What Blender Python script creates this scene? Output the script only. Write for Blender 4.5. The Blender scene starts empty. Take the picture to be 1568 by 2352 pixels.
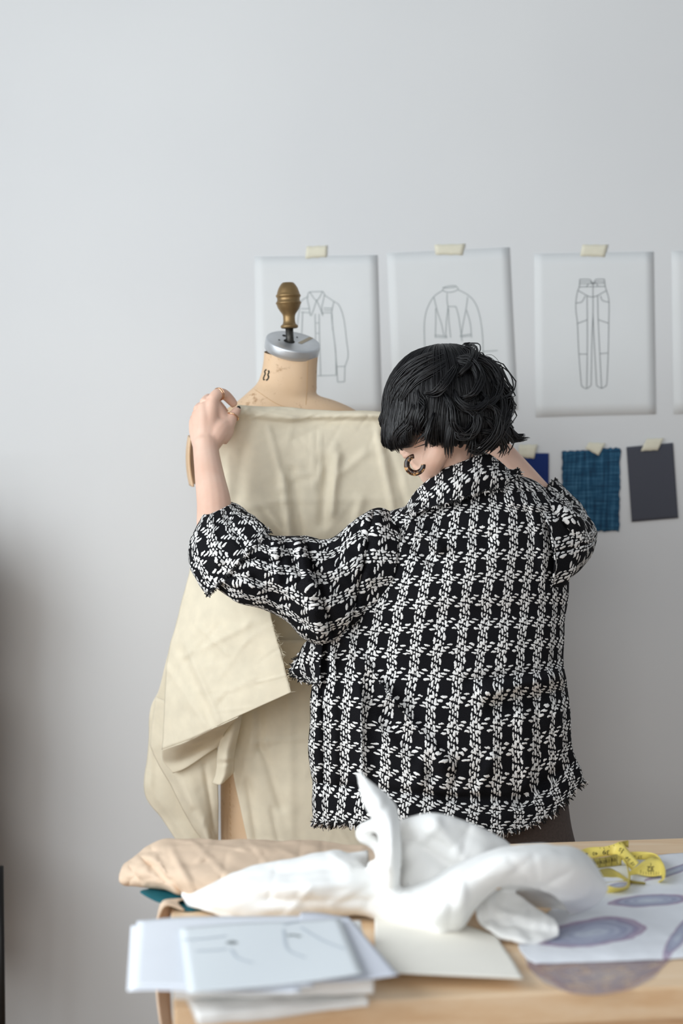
import bpy, bmesh, math, random
import numpy as np
from mathutils import Vector, Matrix, noise
from mathutils.bvhtree import BVHTree

# ------------------------------------------------------------------ camera, world, light, exposure
random.seed(7)
rng = np.random.default_rng(7)
S = bpy.context.scene
CAMH = 1.50
F = 3500.0
PITCH = math.atan(176 / F)
cam_d = bpy.data.cameras.new('camera')
cam_d.sensor_fit = 'HORIZONTAL'
cam_d.sensor_width = 24.0
cam_d.lens = F / 1568 * 24.0
cam_d.dof.use_dof = True
cam_d.dof.focus_distance = 3.0
cam_d.dof.aperture_fstop = 2.0
cam = bpy.data.objects.new('camera', cam_d)
S.collection.objects.link(cam)
cam.location = (0, 0, CAMH)
cam.rotation_euler = (math.pi / 2 - PITCH, 0, 0)
S.camera = cam
S.view_settings.view_transform = 'Standard'
S.view_settings.look = 'None'
S.view_settings.gamma = 1.0
S.view_settings.exposure = 0.0

world = bpy.data.worlds.new('world')
S.world = world
world.use_nodes = True
bg = world.node_tree.nodes['Background']
bg.inputs[0].default_value = (0.86, 0.93, 1.0, 1)
bg.inputs[1].default_value = 0.38

def area(name, loc, target, sx, sy, power, col):
    l = bpy.data.lights.new(name, 'AREA')
    l.shape = 'RECTANGLE'; l.size = sx; l.size_y = sy
    l.energy = power; l.color = col
    o = bpy.data.objects.new(name, l)
    S.collection.objects.link(o)
    o.location = loc
    d = Vector(target) - Vector(loc)
    o.rotation_euler = d.to_track_quat('-Z', 'Y').to_euler()
    return o
# daylight coming in through the tall window of the left wall, and an added soft fill behind the camera
area('window_light', (-2.1, 1.5, 1.9), (0.2, 2.9, 1.1), 2.6, 1.9, 84, (0.90, 0.96, 1.0))
area('rear_fill_light', (-0.9, -2.6, 2.3), (0.2, 3.2, 1.0), 2.6, 2.0, 74, (1.0, 0.985, 0.96))

# ------------------------------------------------------------------ helpers
SP, CP = math.sin(PITCH), math.cos(PITCH)
def ray(px, py):
    a = (px - 784) / F; b = (py - 1176) / F
    return (a, CP - b * SP, -SP - b * CP)
def at(px, py, Y):
    d = ray(px, py); t = Y / d[1]
    return (d[0] * t, Y, CAMH + d[2] * t)
def onz(px, py, z):
    d = ray(px, py); t = (z - CAMH) / d[2]
    return (d[0] * t, d[1] * t, z)
def proj(p):
    x, y, z = p[0], p[1], p[2] - CAMH
    dep = y * CP - z * SP; up = y * SP + z * CP
    return (784 + F * x / dep, 1176 - F * up / dep)
TZ = 0.756
def ont(px, py, h):
    return onz(px, py, TZ + h)

def link(o, parent=None):
    S.collection.objects.link(o)
    if parent is not None:
        o.parent = parent
    return o
def mesh(name, verts, faces, mat, parent=None, smooth=True, uv=None, mats=None, fmat=None):
    me = bpy.data.meshes.new(name)
    me.from_pydata([tuple(map(float, v)) for v in verts], [], [tuple(int(i) for i in f) for f in faces])
    if mats:
        for m in mats: me.materials.append(m)
        if fmat is not None:
            me.polygons.foreach_set('material_index', np.array(fmat, dtype=np.int32))
    elif mat:
        me.materials.append(mat)
    if smooth:
        me.polygons.foreach_set('use_smooth', np.ones(len(me.polygons), dtype=bool))
    if uv is not None:
        l = me.uv_layers.new(name='UVMap')
        vi = np.zeros(len(me.loops), dtype=np.int32)
        me.loops.foreach_get('vertex_index', vi)
        l.data.foreach_set('uv', np.asarray(uv, dtype=np.float32)[vi].ravel())
    me.validate(); me.update()
    return link(bpy.data.objects.new(name, me), parent)
def empty(name, loc, rotz=0):
    o = bpy.data.objects.new(name, None)
    o.location = loc; o.rotation_euler.z = rotz; o.empty_display_size = .05
    return link(o)
def tag(o, label, cat, group=None):
    o['label'] = label; o['category'] = cat
    if group: o['group'] = group
    return o
def struct(o):
    o['kind'] = 'structure'; return o
def keep(o, parent):
    """parent without moving the mesh built in world space"""
    o.parent = parent
    o.matrix_parent_inverse = Matrix.Translation(parent.location).inverted() if parent.parent is None and parent.type == 'EMPTY' else Matrix()
    return o

def cr(P, n, closed=False):
    """Catmull-Rom through P, n samples"""
    P = np.asarray(P, float); N = len(P)
    if closed:
        t = np.linspace(0, N, n, endpoint=False)
    else:
        t = np.linspace(0, N - 1, n)
    i = np.floor(t).astype(int)
    if not closed: i = np.minimum(i, N - 2)
    f = (t - i).reshape((-1,) + (1,) * (P.ndim - 1))
    if closed:
        g = lambda k: P[(i + k) % N]
        p0, p1, p2, p3 = g(-1), g(0), g(1), g(2)
    else:
        E = np.concatenate([2 * P[:1] - P[1:2], P, 2 * P[-1:] - P[-2:-1]])
        p0, p1, p2, p3 = E[i], E[i + 1], E[i + 2], E[i + 3]
    return .5 * ((2 * p1) + (-p0 + p2) * f + (2 * p0 - 5 * p1 + 4 * p2 - p3) * f ** 2 + (-p0 + 3 * p1 - 3 * p2 + p3) * f ** 3)

def surf(ctrl, nu, nv, closed_u=False):
    """ctrl[row][col] -> grid (nv, nu, 3); closed_u repeats the first column"""
    G = np.asarray(ctrl, float)
    G = cr(G, nv)
    G = np.swapaxes(G, 0, 1)
    G = cr(G, nu, closed_u)
    if closed_u: G = np.concatenate([G, G[:1]])
    return np.swapaxes(G, 0, 1)
def gfaces(nv, nu, off=0):
    r, c = np.meshgrid(np.arange(nv - 1), np.arange(nu - 1), indexing='ij')
    a = (r * nu + c + off).ravel()
    return np.stack([a, a + 1, a + nu + 1, a + nu], 1).tolist()
def guv(G):
    du = np.linalg.norm(np.diff(G, axis=1), axis=2).mean(0)
    dv = np.linalg.norm(np.diff(G, axis=0), axis=2).mean(1)
    u = np.concatenate([[0], np.cumsum(du)]); v = np.concatenate([[0], np.cumsum(dv)])
    U, V = np.meshgrid(u, v)
    return np.stack([U, V], 2).reshape(-1, 2)
def normals(G):
    du = np.gradient(G, axis=1); dv = np.gradient(G, axis=0)
    n = np.cross(du, dv)
    return n / (np.linalg.norm(n, axis=2, keepdims=True) + 1e-12)
def crumple(G, amp, scale, seed=0, octs=3, toward=None):
    """push the cloth along its normal with fractal folds"""
    N = normals(G)
    H = np.zeros(G.shape[:2])
    for r in range(G.shape[0]):
        for c in range(G.shape[1]):
            p = Vector(G[r, c]) * scale + Vector((seed * 7.3, seed * 3.1, 0))
            H[r, c] = noise.fractal(p, 1.0, 2.0, octs)
    return G + N * (H * amp)[..., None]
def folds(G, L):
    """ridge (amp>0, towards the camera) or valley lines given in picture pixels: x0,y0,x1,y1,width,amp"""
    n = G.reshape(-1, 3)
    px = np.array([proj(p) for p in n])
    add = np.zeros(len(n))
    for x0, y0, x1, y1, w, a in L:
        d = np.array([x1 - x0, y1 - y0], float); ln = np.hypot(*d); d /= ln
        r = px - (x0, y0)
        s = r @ d; q = r @ np.array([-d[1], d[0]])
        end = np.clip(np.minimum(s, ln - s) / (.18 * ln) + 1, 0, 1)
        add += a * np.exp(-(q / w) ** 2) * end * end * (3 - 2 * end)
    n = n.copy()
    dirs = n - np.array([0, 0, CAMH]); dirs /= np.linalg.norm(dirs, axis=1, keepdims=True)
    n -= dirs * add[:, None]
    return n.reshape(G.shape)
def creases(G, n, seed, w=(2.0, 4.5), amp=.0022, length=(30, 110)):
    """scatter small sharp press and handling creases over a cloth"""
    r_ = random.Random(seed)
    P_ = G.reshape(-1, 3); L = []
    for _ in range(n):
        x, y = proj(P_[r_.randrange(len(P_))]); t = r_.uniform(0, math.pi); l = r_.uniform(*length)
        L.append((x - l / 2 * math.cos(t), y - l / 2 * math.sin(t), x + l / 2 * math.cos(t), y + l / 2 * math.sin(t), r_.uniform(*w), r_.choice((-1, 1)) * amp * r_.uniform(.4, 1)))
    return folds(G, L)
def merge(parts):
    """[(verts, faces, uv)] -> one"""
    V, Fc, U = [], [], []; o = 0
    for v, f, u in parts:
        v = np.asarray(v, float).reshape(-1, 3)
        V.append(v); Fc += [[i + o for i in q] for q in f]
        U.append(np.zeros((len(v), 2)) if u is None else np.asarray(u)); o += len(v)
    return np.concatenate(V), Fc, np.concatenate(U)
def gpart(G, u0=0, v0=0):
    uv = guv(G) + (u0, v0)
    return G.reshape(-1, 3), gfaces(G.shape[0], G.shape[1]), uv
def sheet(name, G, mat, parent=None, thick=.0015):
    o = mesh(name, G.reshape(-1, 3), gfaces(*G.shape[:2]), mat, parent, True, guv(G))
    if thick: solid(o, thick)
    return o
def solid(o, t, off=0.0):
    m = o.modifiers.new('thickness', 'SOLIDIFY'); m.thickness = t; m.offset = off
    return o
def tube(P, R, sides=12, n=None, cap=True, flat=1.0):
    P = np.asarray(P, float); R = np.asarray(R, float)
    if R.ndim == 0: R = np.full(len(P), float(R))
    if n:
        Q = cr(np.concatenate([P, R[:, None]], 1), n); P, R = Q[:, :3], np.abs(Q[:, 3])
    T = np.gradient(P, axis=0); T /= np.linalg.norm(T, axis=1, keepdims=True) + 1e-12
    a = np.array([0, 0, 1.0]) if abs(T[0][2]) < .9 else np.array([1.0, 0, 0])
    nrm = np.cross(T[0], a); nrm /= np.linalg.norm(nrm)
    V = []; th = np.linspace(0, 2 * math.pi, sides, endpoint=False)
    for i in range(len(P)):
        nrm = nrm - T[i] * (nrm @ T[i]); nrm /= np.linalg.norm(nrm) + 1e-12
        b = np.cross(T[i], nrm)
        V.append(P[i] + R[i] * (np.cos(th)[:, None] * nrm + flat * np.sin(th)[:, None] * b))
    V = np.concatenate(V); Fc = []
    for i in range(len(P) - 1):
        for k in range(sides):
            k2 = (k + 1) % sides
            Fc.append((i * sides + k, i * sides + k2, (i + 1) * sides + k2, (i + 1) * sides + k))
    if cap:
        Fc.append(tuple(range(sides))[::-1]); m = (len(P) - 1) * sides
        Fc.append(tuple(range(m, m + sides)))
    return V, Fc, None
def ball(c, r, axes=None, nu=20, nv=14):
    """ellipsoid, r=(a,b,c) along axes (rows)"""
    A = np.eye(3) if axes is None else np.asarray(axes, float)
    V = [np.array(c) + A.T @ (np.array([0, 0, -1.0]) * r)]
    for i in range(1, nv):
        ph = -math.pi / 2 + math.pi * i / nv
        for k in range(nu):
            t = 2 * math.pi * k / nu
            V.append(np.array(c) + A.T @ (np.array([math.cos(ph) * math.cos(t), math.cos(ph) * math.sin(t), math.sin(ph)]) * r))
    V.append(np.array(c) + A.T @ (np.array([0, 0, 1.0]) * r))
    Fc = []
    for k in range(nu): Fc.append((0, 1 + (k + 1) % nu, 1 + k))
    for i in range(nv - 2):
        for k in range(nu):
            a = 1 + i * nu
            Fc.append((a + k, a + (k + 1) % nu, a + nu + (k + 1) % nu, a + nu + k))
    a = 1 + (nv - 2) * nu; top = len(V) - 1
    for k in range(nu): Fc.append((a + k, a + (k + 1) % nu, top))
    return np.array(V), Fc, None
def lathe(prof, axis0, axis, sides=40):
    """prof [(h, r)] along axis from axis0"""
    ax = np.array(axis, float); ax /= np.linalg.norm(ax)
    a = np.cross(ax, [0, 1, 0]); a /= np.linalg.norm(a); b = np.cross(ax, a)
    th = np.linspace(0, 2 * math.pi, sides, endpoint=False); V = []
    for h, r in prof:
        V.append(np.array(axis0) + ax * h + r * (np.cos(th)[:, None] * a + np.sin(th)[:, None] * b))
    Fc = []
    for i in range(len(prof) - 1):
        for k in range(sides):
            k2 = (k + 1) % sides
            Fc.append((i * sides + k, i * sides + k2, (i + 1) * sides + k2, (i + 1) * sides + k))
    Fc.append(tuple(range(sides))[::-1]); m = (len(prof) - 1) * sides
    Fc.append(tuple(range(m, m + sides)))
    return np.concatenate(V), Fc, None
def box(c, s, ax=None):
    A = np.eye(3) if ax is None else np.asarray(ax, float)
    V = [np.array(c) + A.T @ (np.array([x, y, z]) * np.array(s) / 2) for x in (-1, 1) for y in (-1, 1) for z in (-1, 1)]
    return np.array(V), [(0, 1, 3, 2), (4, 6, 7, 5), (0, 4, 5, 1), (2, 3, 7, 6), (0, 2, 6, 4), (1, 5, 7, 3)], None
def bevel(o, w, seg=2):
    m = o.modifiers.new('bevel', 'BEVEL'); m.width = w; m.segments = seg; m.limit_method = 'ANGLE'
    return o
def remesh(name, parts, voxel, mat, parent=None, smooth_it=4):
    """fuse closed pieces into one continuous skin"""
    v, f, _ = merge(parts)
    o = mesh(name + '_src', v, f, None, None)
    m = o.modifiers.new('r', 'REMESH'); m.mode = 'VOXEL'; m.voxel_size = voxel
    s = o.modifiers.new('s', 'SMOOTH'); s.iterations = smooth_it; s.factor = .5
    dg = bpy.context.evaluated_depsgraph_get()
    me = bpy.data.meshes.new_from_object(o.evaluated_get(dg))
    bpy.data.objects.remove(o)
    me.name = name
    me.materials.clear(); me.materials.append(mat)
    me.polygons.foreach_set('use_smooth', np.ones(len(me.polygons), dtype=bool))
    return link(bpy.data.objects.new(name, me), parent)
def bvh(o):
    dg = bpy.context.evaluated_depsgraph_get()
    return BVHTree.FromObject(o, dg)
def hit(tree, px, py, lift=.0006):
    d = Vector(ray(px, py)).normalized()
    h = tree.ray_cast(Vector((0, 0, CAMH)), d)
    if h[0] is None: return None
    n = h[1] if h[1].dot(d) < 0 else -h[1]
    return np.array(h[0] + n * lift)
def ribbon(P, w, nrm):
    """flat stripe of width w along P, facing nrm"""
    P = np.asarray(P, float); T = np.gradient(P, axis=0)
    T /= np.linalg.norm(T, axis=1, keepdims=True) + 1e-12
    s = np.cross(T, nrm); s /= np.linalg.norm(s, axis=1, keepdims=True) + 1e-12
    n = len(P); V = np.concatenate([P - s * w / 2, P + s * w / 2])
    return V, [(i, i + 1, n + i + 1, n + i) for i in range(n - 1)], None

# ------------------------------------------------------------------ materials
class NT:
    def __init__(s, name):
        s.m = bpy.data.materials.new(name); s.m.use_nodes = True
        s.t = s.m.node_tree; s.b = s.t.nodes['Principled BSDF']
    def n(s, typ, **k):
        x = s.t.nodes.new(typ)
        for a, b in k.items(): setattr(x, a, b)
        return x
    def l(s, a, b): s.t.links.new(a, b)
    def val(s, inp, v):
        if hasattr(v, 'is_linked') or isinstance(v, bpy.types.NodeSocket): s.l(v, inp)
        else: inp.default_value = v
    def math(s, op, a, b=0.0, c=None):
        x = s.n('ShaderNodeMath', operation=op)
        s.val(x.inputs[0], a); s.val(x.inputs[1], b)
        if c is not None: s.val(x.inputs[2], c)
        return x.outputs[0]
    def mix(s, f, a, b):
        x = s.n('ShaderNodeMix', data_type='RGBA')
        s.val(x.inputs[0], f); s.val(x.inputs[6], a); s.val(x.inputs[7], b)
        return x.outputs[2]
    def noise(s, scale, detail=3, coord=None, dist=0.0, rough=.5):
        x = s.n('ShaderNodeTexNoise'); x.inputs['Scale'].default_value = scale; x.inputs['Detail'].default_value = detail
        x.inputs['Distortion'].default_value = dist; x.inputs['Roughness'].default_value = rough
        if coord is not None: s.l(coord, x.inputs['Vector'])
        return x
    def ramp(s, fac, stops):
        x = s.n('ShaderNodeValToRGB'); s.l(fac, x.inputs[0])
        e = x.color_ramp.elements
        while len(e) < len(stops): e.new(.5)
        for k, (p, c) in enumerate(stops):
            e[k].position = p; e[k].color = c if len(c) == 4 else (*c, 1)
        return x.outputs[0]
    def bump(s, h, strength, dist):
        x = s.n('ShaderNodeBump'); x.inputs['Strength'].default_value = strength; x.inputs['Distance'].default_value = dist
        s.l(h, x.inputs['Height']); s.l(x.outputs[0], s.b.inputs['Normal'])
    def obj(s): return s.n('ShaderNodeTexCoord').outputs['Object']
    def uv(s): return s.n('ShaderNodeTexCoord').outputs['UV']
def rgb(r, g, b):
    f = lambda c: (c / 255 / 12.92) if c / 255 <= .04045 else ((c / 255 + .055) / 1.055) ** 2.4
    return (f(r), f(g), f(b), 1)
def plain(name, col, rough=.6, metal=0.0, nscale=0, namt=.0, bump=0, bscale=400, spec=None, sheen=0):
    k = NT(name); k.b.inputs['Roughness'].default_value = rough; k.b.inputs['Metallic'].default_value = metal
    if spec is not None: k.b.inputs['Specular IOR Level'].default_value = spec
    if sheen: k.b.inputs['Sheen Weight'].default_value = sheen
    co = k.obj()
    if nscale:
        d = tuple(c * (1 - namt) for c in col[:3]) + (1,)
        l_ = tuple(min(1, c * (1 + namt * .6)) for c in col[:3]) + (1,)
        k.l(k.ramp(k.noise(nscale, 4, co).outputs['Fac'], [(.3, d), (.7, l_)]), k.b.inputs['Base Color'])
    else: k.b.inputs['Base Color'].default_value = col
    if bump: k.bump(k.noise(bscale, 2, co).outputs['Fac'], bump, .001)
    return k.m
def cloth(name, col, weave=.0009, trans=.12, rough=.9, namt=.05, bump=.25):
    """plain woven cloth: fine thread bump, slight slubs, light passing through"""
    k = NT(name); k.b.inputs['Roughness'].default_value = rough; k.b.inputs['Specular IOR Level'].default_value = .15
    uv = k.uv(); sep = k.n('ShaderNodeSeparateXYZ'); k.l(uv, sep.inputs[0])
    a = k.math('SINE', k.math('MULTIPLY', sep.outputs[0], 2 * math.pi / weave))
    b = k.math('SINE', k.math('MULTIPLY', sep.outputs[1], 2 * math.pi / weave))
    h = k.math('MULTIPLY', a, b)
    d = tuple(c * (1 - namt) for c in col[:3]) + (1,)
    l_ = tuple(min(1, c * (1 + namt)) for c in col[:3]) + (1,)
    nz = k.noise(28, 5, k.obj()).outputs['Fac']
    c = k.ramp(nz, [(.3, d), (.7, l_)])
    k.l(c, k.b.inputs['Base Color'])
    k.bump(k.math('ADD', k.math('MULTIPLY', h, .25), nz), bump, .0012)
    if trans:
        t = k.n('ShaderNodeBsdfTranslucent'); k.l(c, t.inputs[0])
        mx = k.n('ShaderNodeMixShader'); mx.inputs[0].default_value = trans
        k.l(k.b.outputs[0], mx.inputs[1]); k.l(t.outputs[0], mx.inputs[2])
        k.l(mx.outputs[0], k.t.nodes['Material Output'].inputs[0])
    return k.m
def tweed(name, pu=.0395, pv=.046):
    """2/2 twill of four white and four black yarns, woven cell by cell from the cloth's own UV (metres)"""
    k = NT(name); k.b.inputs['Roughness'].default_value = .95; k.b.inputs['Specular IOR Level'].default_value = .1
    uv = k.uv()
    nz = k.n('ShaderNodeTexNoise'); nz.inputs['Scale'].default_value = 160; nz.inputs['Detail'].default_value = 2; k.l(uv, nz.inputs['Vector'])
    nl = k.n('ShaderNodeTexNoise'); nl.inputs['Scale'].default_value = 22; nl.inputs['Detail'].default_value = 1; k.l(uv, nl.inputs['Vector'])
    def off(v, n_, amt):
        sp = k.n('ShaderNodeSeparateXYZ'); k.l(n_.outputs['Color'], sp.inputs[0])
        return [k.math('MULTIPLY', k.math('SUBTRACT', sp.outputs[i], .5), amt) for i in (0, 1)]
    a1 = off(uv, nz, 1.0); a2 = off(uv, nl, 2.2)
    sp = k.n('ShaderNodeSeparateXYZ'); k.l(uv, sp.inputs[0])
    U = k.math('ADD', k.math('MULTIPLY', sp.outputs[0], 8 / pu), k.math('ADD', a1[0], a2[0]))
    V = k.math('ADD', k.math('MULTIPLY', sp.outputs[1], 8 / pv), k.math('ADD', a1[1], a2[1]))
    U = k.math('ADD', U, 4000); V = k.math('ADD', V, 4000)
    i = k.math('FLOOR', U); j = k.math('FLOOR', V)
    fu = k.math('MULTIPLY', k.math('SUBTRACT', k.math('FRACT', U), .5), 2)
    fv = k.math('MULTIPLY', k.math('SUBTRACT', k.math('FRACT', V), .5), 2)
    sq = lambda x: k.math('MULTIPLY', x, x)
    i4 = k.math('MODULO', i, 4)
    sh = k.math('ADD', k.math('MODULO', k.math('MULTIPLY', i, 2), 4), k.math('GREATER_THAN', i4, 1.5))
    wl = k.math('SUBTRACT', k.math('MODULO', k.math('ADD', V, sh), 4), 1)             # along a warp float, -1..1 on top
    fl = k.math('SUBTRACT', k.math('MODULO', k.math('ADD', k.math('SUBTRACT', U, j), 8000), 4), 3)   # along a weft float
    wx = k.math('ADD', fu, k.math('MULTIPLY', wl, .30)); fy = k.math('ADD', fv, k.math('MULTIPLY', fl, .25))
    rw = k.math('ADD', sq(k.math('MULTIPLY', wx, 1.18)), sq(k.math('MULTIPLY', wl, .90)))
    rf = k.math('ADD', sq(k.math('MULTIPLY', fy, 1.35)), sq(k.math('MULTIPLY', fl, .95)))
    rd = k.math('ADD', sq(k.math('MULTIPLY', fu, 1.5)), sq(k.math('MULTIPLY', k.math('SUBTRACT', wl, 2), 2.0)))
    ww = k.math('LESS_THAN', k.math('MODULO', i, 8), 3.5); fw = k.math('LESS_THAN', k.math('MODULO', j, 8), 3.5)
    hw = k.math('MAXIMUM', k.math('SUBTRACT', 1, rw), k.math('SUBTRACT', .8, rd))
    hw = k.math('MULTIPLY', k.math('MAXIMUM', hw, 0), ww)
    hf = k.math('MULTIPLY', k.math('MAXIMUM', k.math('SUBTRACT', 1, rf), 0), fw)
    h = k.math('MAXIMUM', hw, hf)
    mask = k.math('GREATER_THAN', h, .001)
    fib = k.noise(900, 2, uv).outputs['Fac']
    wcol = k.ramp(fib, [(.25, rgb(206, 203, 200)), (.6, rgb(252, 251, 249))])
    bcol = k.ramp(fib, [(.3, rgb(12, 12, 14)), (.8, rgb(36, 36, 40))])
    k.l(k.mix(mask, bcol, wcol), k.b.inputs['Base Color'])
    h = k.math('ADD', k.math('POWER', h, .5), k.math('MULTIPLY', fib, .3))
    k.bump(h, .8, .0016)
    return k.m

def wall_mat():
    k = NT('matte_white_paint'); k.b.inputs['Roughness'].default_value = .85; k.b.inputs['Specular IOR Level'].default_value = .2
    co = k.obj()
    a = k.noise(1.3, 3, co).outputs['Fac']
    k.l(k.ramp(a, [(.3, rgb(222, 223, 224)), (.7, rgb(228, 229, 229))]), k.b.inputs['Base Color'])
    k.bump(k.noise(260, 3, co).outputs['Fac'], .08, .001)
    return k.m
def wood_mat(name, c1, c2, c3):
    k = NT(name); k.b.inputs['Roughness'].default_value = .42
    co = k.obj(); mp = k.n('ShaderNodeMapping'); k.l(co, mp.inputs[0]); mp.inputs['Scale'].default_value = (1.2, 14, 14)
    mp.inputs['Rotation'].default_value = (0, 0, -math.radians(6.8))
    n1 = k.noise(2.4, 5, mp.outputs[0], .6).outputs['Fac']
    mp2 = k.n('ShaderNodeMapping'); k.l(co, mp2.inputs[0]); mp2.inputs['Scale'].default_value = (6, 220, 220)
    mp2.inputs['Rotation'].default_value = (0, 0, -math.radians(6.8))
    n2 = k.noise(2, 2, mp2.outputs[0]).outputs['Fac']
    c = k.ramp(k.math('ADD', k.math('MULTIPLY', n1, .75), k.math('MULTIPLY', n2, .25)), [(.35, c1), (.5, c2), (.66, c3)])
    k.l(c, k.b.inputs['Base Color']); k.bump(n2, .1, .001)
    return k.m
def skin_mat():
    k = NT('skin'); k.b.inputs['Roughness'].default_value = .5
    co = k.obj()
    a = k.noise(18, 4, co).outputs['Fac']
    c = k.ramp(a, [(.3, rgb(224, 182, 160)), (.7, rgb(233, 198, 178))])
    k.l(c, k.b.inputs['Base Color'])
    k.b.inputs['Subsurface Weight'].default_value = .12
    k.b.inputs['Subsurface Radius'].default_value = (.012, .005, .003)
    k.bump(k.noise(700, 2, co).outputs['Fac'], .12, .0006)
    return k.m
def form_mat():
    k = NT('aged_linen_form'); k.b.inputs['Roughness'].default_value = .7
    co = k.obj()
    a = k.noise(9, 5, co).outputs['Fac']; b = k.noise(60, 5, co, rough=.7).outputs['Fac']
    c = k.ramp(a, [(.3, rgb(212, 178, 141)), (.7, rgb(226, 196, 163))])
    st = k.ramp(k.math('MULTIPLY', a, b), [(.32, (0, 0, 0)), (.46, (1, 1, 1))])
    k.l(k.mix(st, c, rgb(150, 108, 66)), k.b.inputs['Base Color'])
    k.bump(b, .15, .001)
    return k.m
def marble_cloth(name, ovals, thin):
    """sheer cloth printed with agate ovals; ovals = (u, v, half width, half height, turn) on the cloth's own UV"""
    k = NT(name); k.b.inputs['Roughness'].default_value = .75
    uv = k.uv(); nz = k.noise(14, 3, uv); nd = k.noise(38, 4, uv, .6)
    sp = k.n('ShaderNodeSeparateXYZ'); k.l(uv, sp.inputs[0])
    col = rgb(232, 235, 241); cur = None; near = None
    for (u, v, ru, rv, tn) in ovals:
        x = k.math('SUBTRACT', sp.outputs[0], u); y = k.math('SUBTRACT', sp.outputs[1], v)
        c, s = math.cos(tn), math.sin(tn)
        xr = k.math('ADD', k.math('MULTIPLY', x, c / ru), k.math('MULTIPLY', y, s / ru))
        yr = k.math('ADD', k.math('MULTIPLY', x, -s / rv), k.math('MULTIPLY', y, c / rv))
        d = k.math('SQRT', k.math('ADD', k.math('MULTIPLY', xr, xr), k.math('MULTIPLY', yr, yr)))
        d = k.math('ADD', d, k.math('MULTIPLY', k.math('SUBTRACT', nz.outputs['Fac'], .5), .55))
        near = d if near is None else k.math('MINIMUM', near, d)
    rings = k.math('SINE', k.math('ADD', k.math('MULTIPLY', near, 26), k.math('MULTIPLY', nd.outputs['Fac'], 5)))
    body = k.ramp(near, [(0, rgb(196, 204, 216)), (.35, rgb(168, 174, 196)), (.72, rgb(150, 152, 178)), (.90, rgb(166, 146, 172)), (.985, rgb(178, 160, 180)), (1.0, rgb(232, 235, 241))])
    ins = k.math('LESS_THAN', near, .93)
    c = k.mix(k.math('MULTIPLY', k.math('MULTIPLY', ins, k.math('GREATER_THAN', rings, .2)), .25), body, rgb(222, 228, 236))
    if thin: c = k.mix(.5, c, rgb(134, 112, 122))
    k.l(c, k.b.inputs['Base Color'])
    if thin:
        tr = k.n('ShaderNodeBsdfTransparent'); mx = k.n('ShaderNodeMixShader')
        al = k.ramp(nd.outputs['Fac'], [(.3, (.36, .36, .36)), (.6, (.62, .62, .62))])
        k.l(al, mx.inputs[0]); k.l(tr.outputs[0], mx.inputs[1]); k.l(k.b.outputs[0], mx.inputs[2])
        k.l(mx.outputs[0], k.t.nodes['Material Output'].inputs[0])
    return k.m
def crosshatch_mat():
    k = NT('blue_slub_weave'); k.b.inputs['Roughness'].default_value = .9
    co = k.uv()
    fac = None
    for sc in ((9, 190, 1), (190, 9, 1)):
        mp = k.n('ShaderNodeMapping'); k.l(co, mp.inputs[0]); mp.inputs['Scale'].default_value = sc
        f = k.noise(1, 3, mp.outputs[0], rough=.6).outputs['Fac']
        fac = f if fac is None else k.math('ADD', fac, f)
    fac = k.math('MULTIPLY', fac, .5)
    c = k.ramp(fac, [(.36, rgb(8, 34, 58)), (.5, rgb(14, 72, 104)), (.64, rgb(74, 122, 152))])
    k.l(c, k.b.inputs['Base Color']); k.bump(fac, .3, .001)
    return k.m

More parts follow.
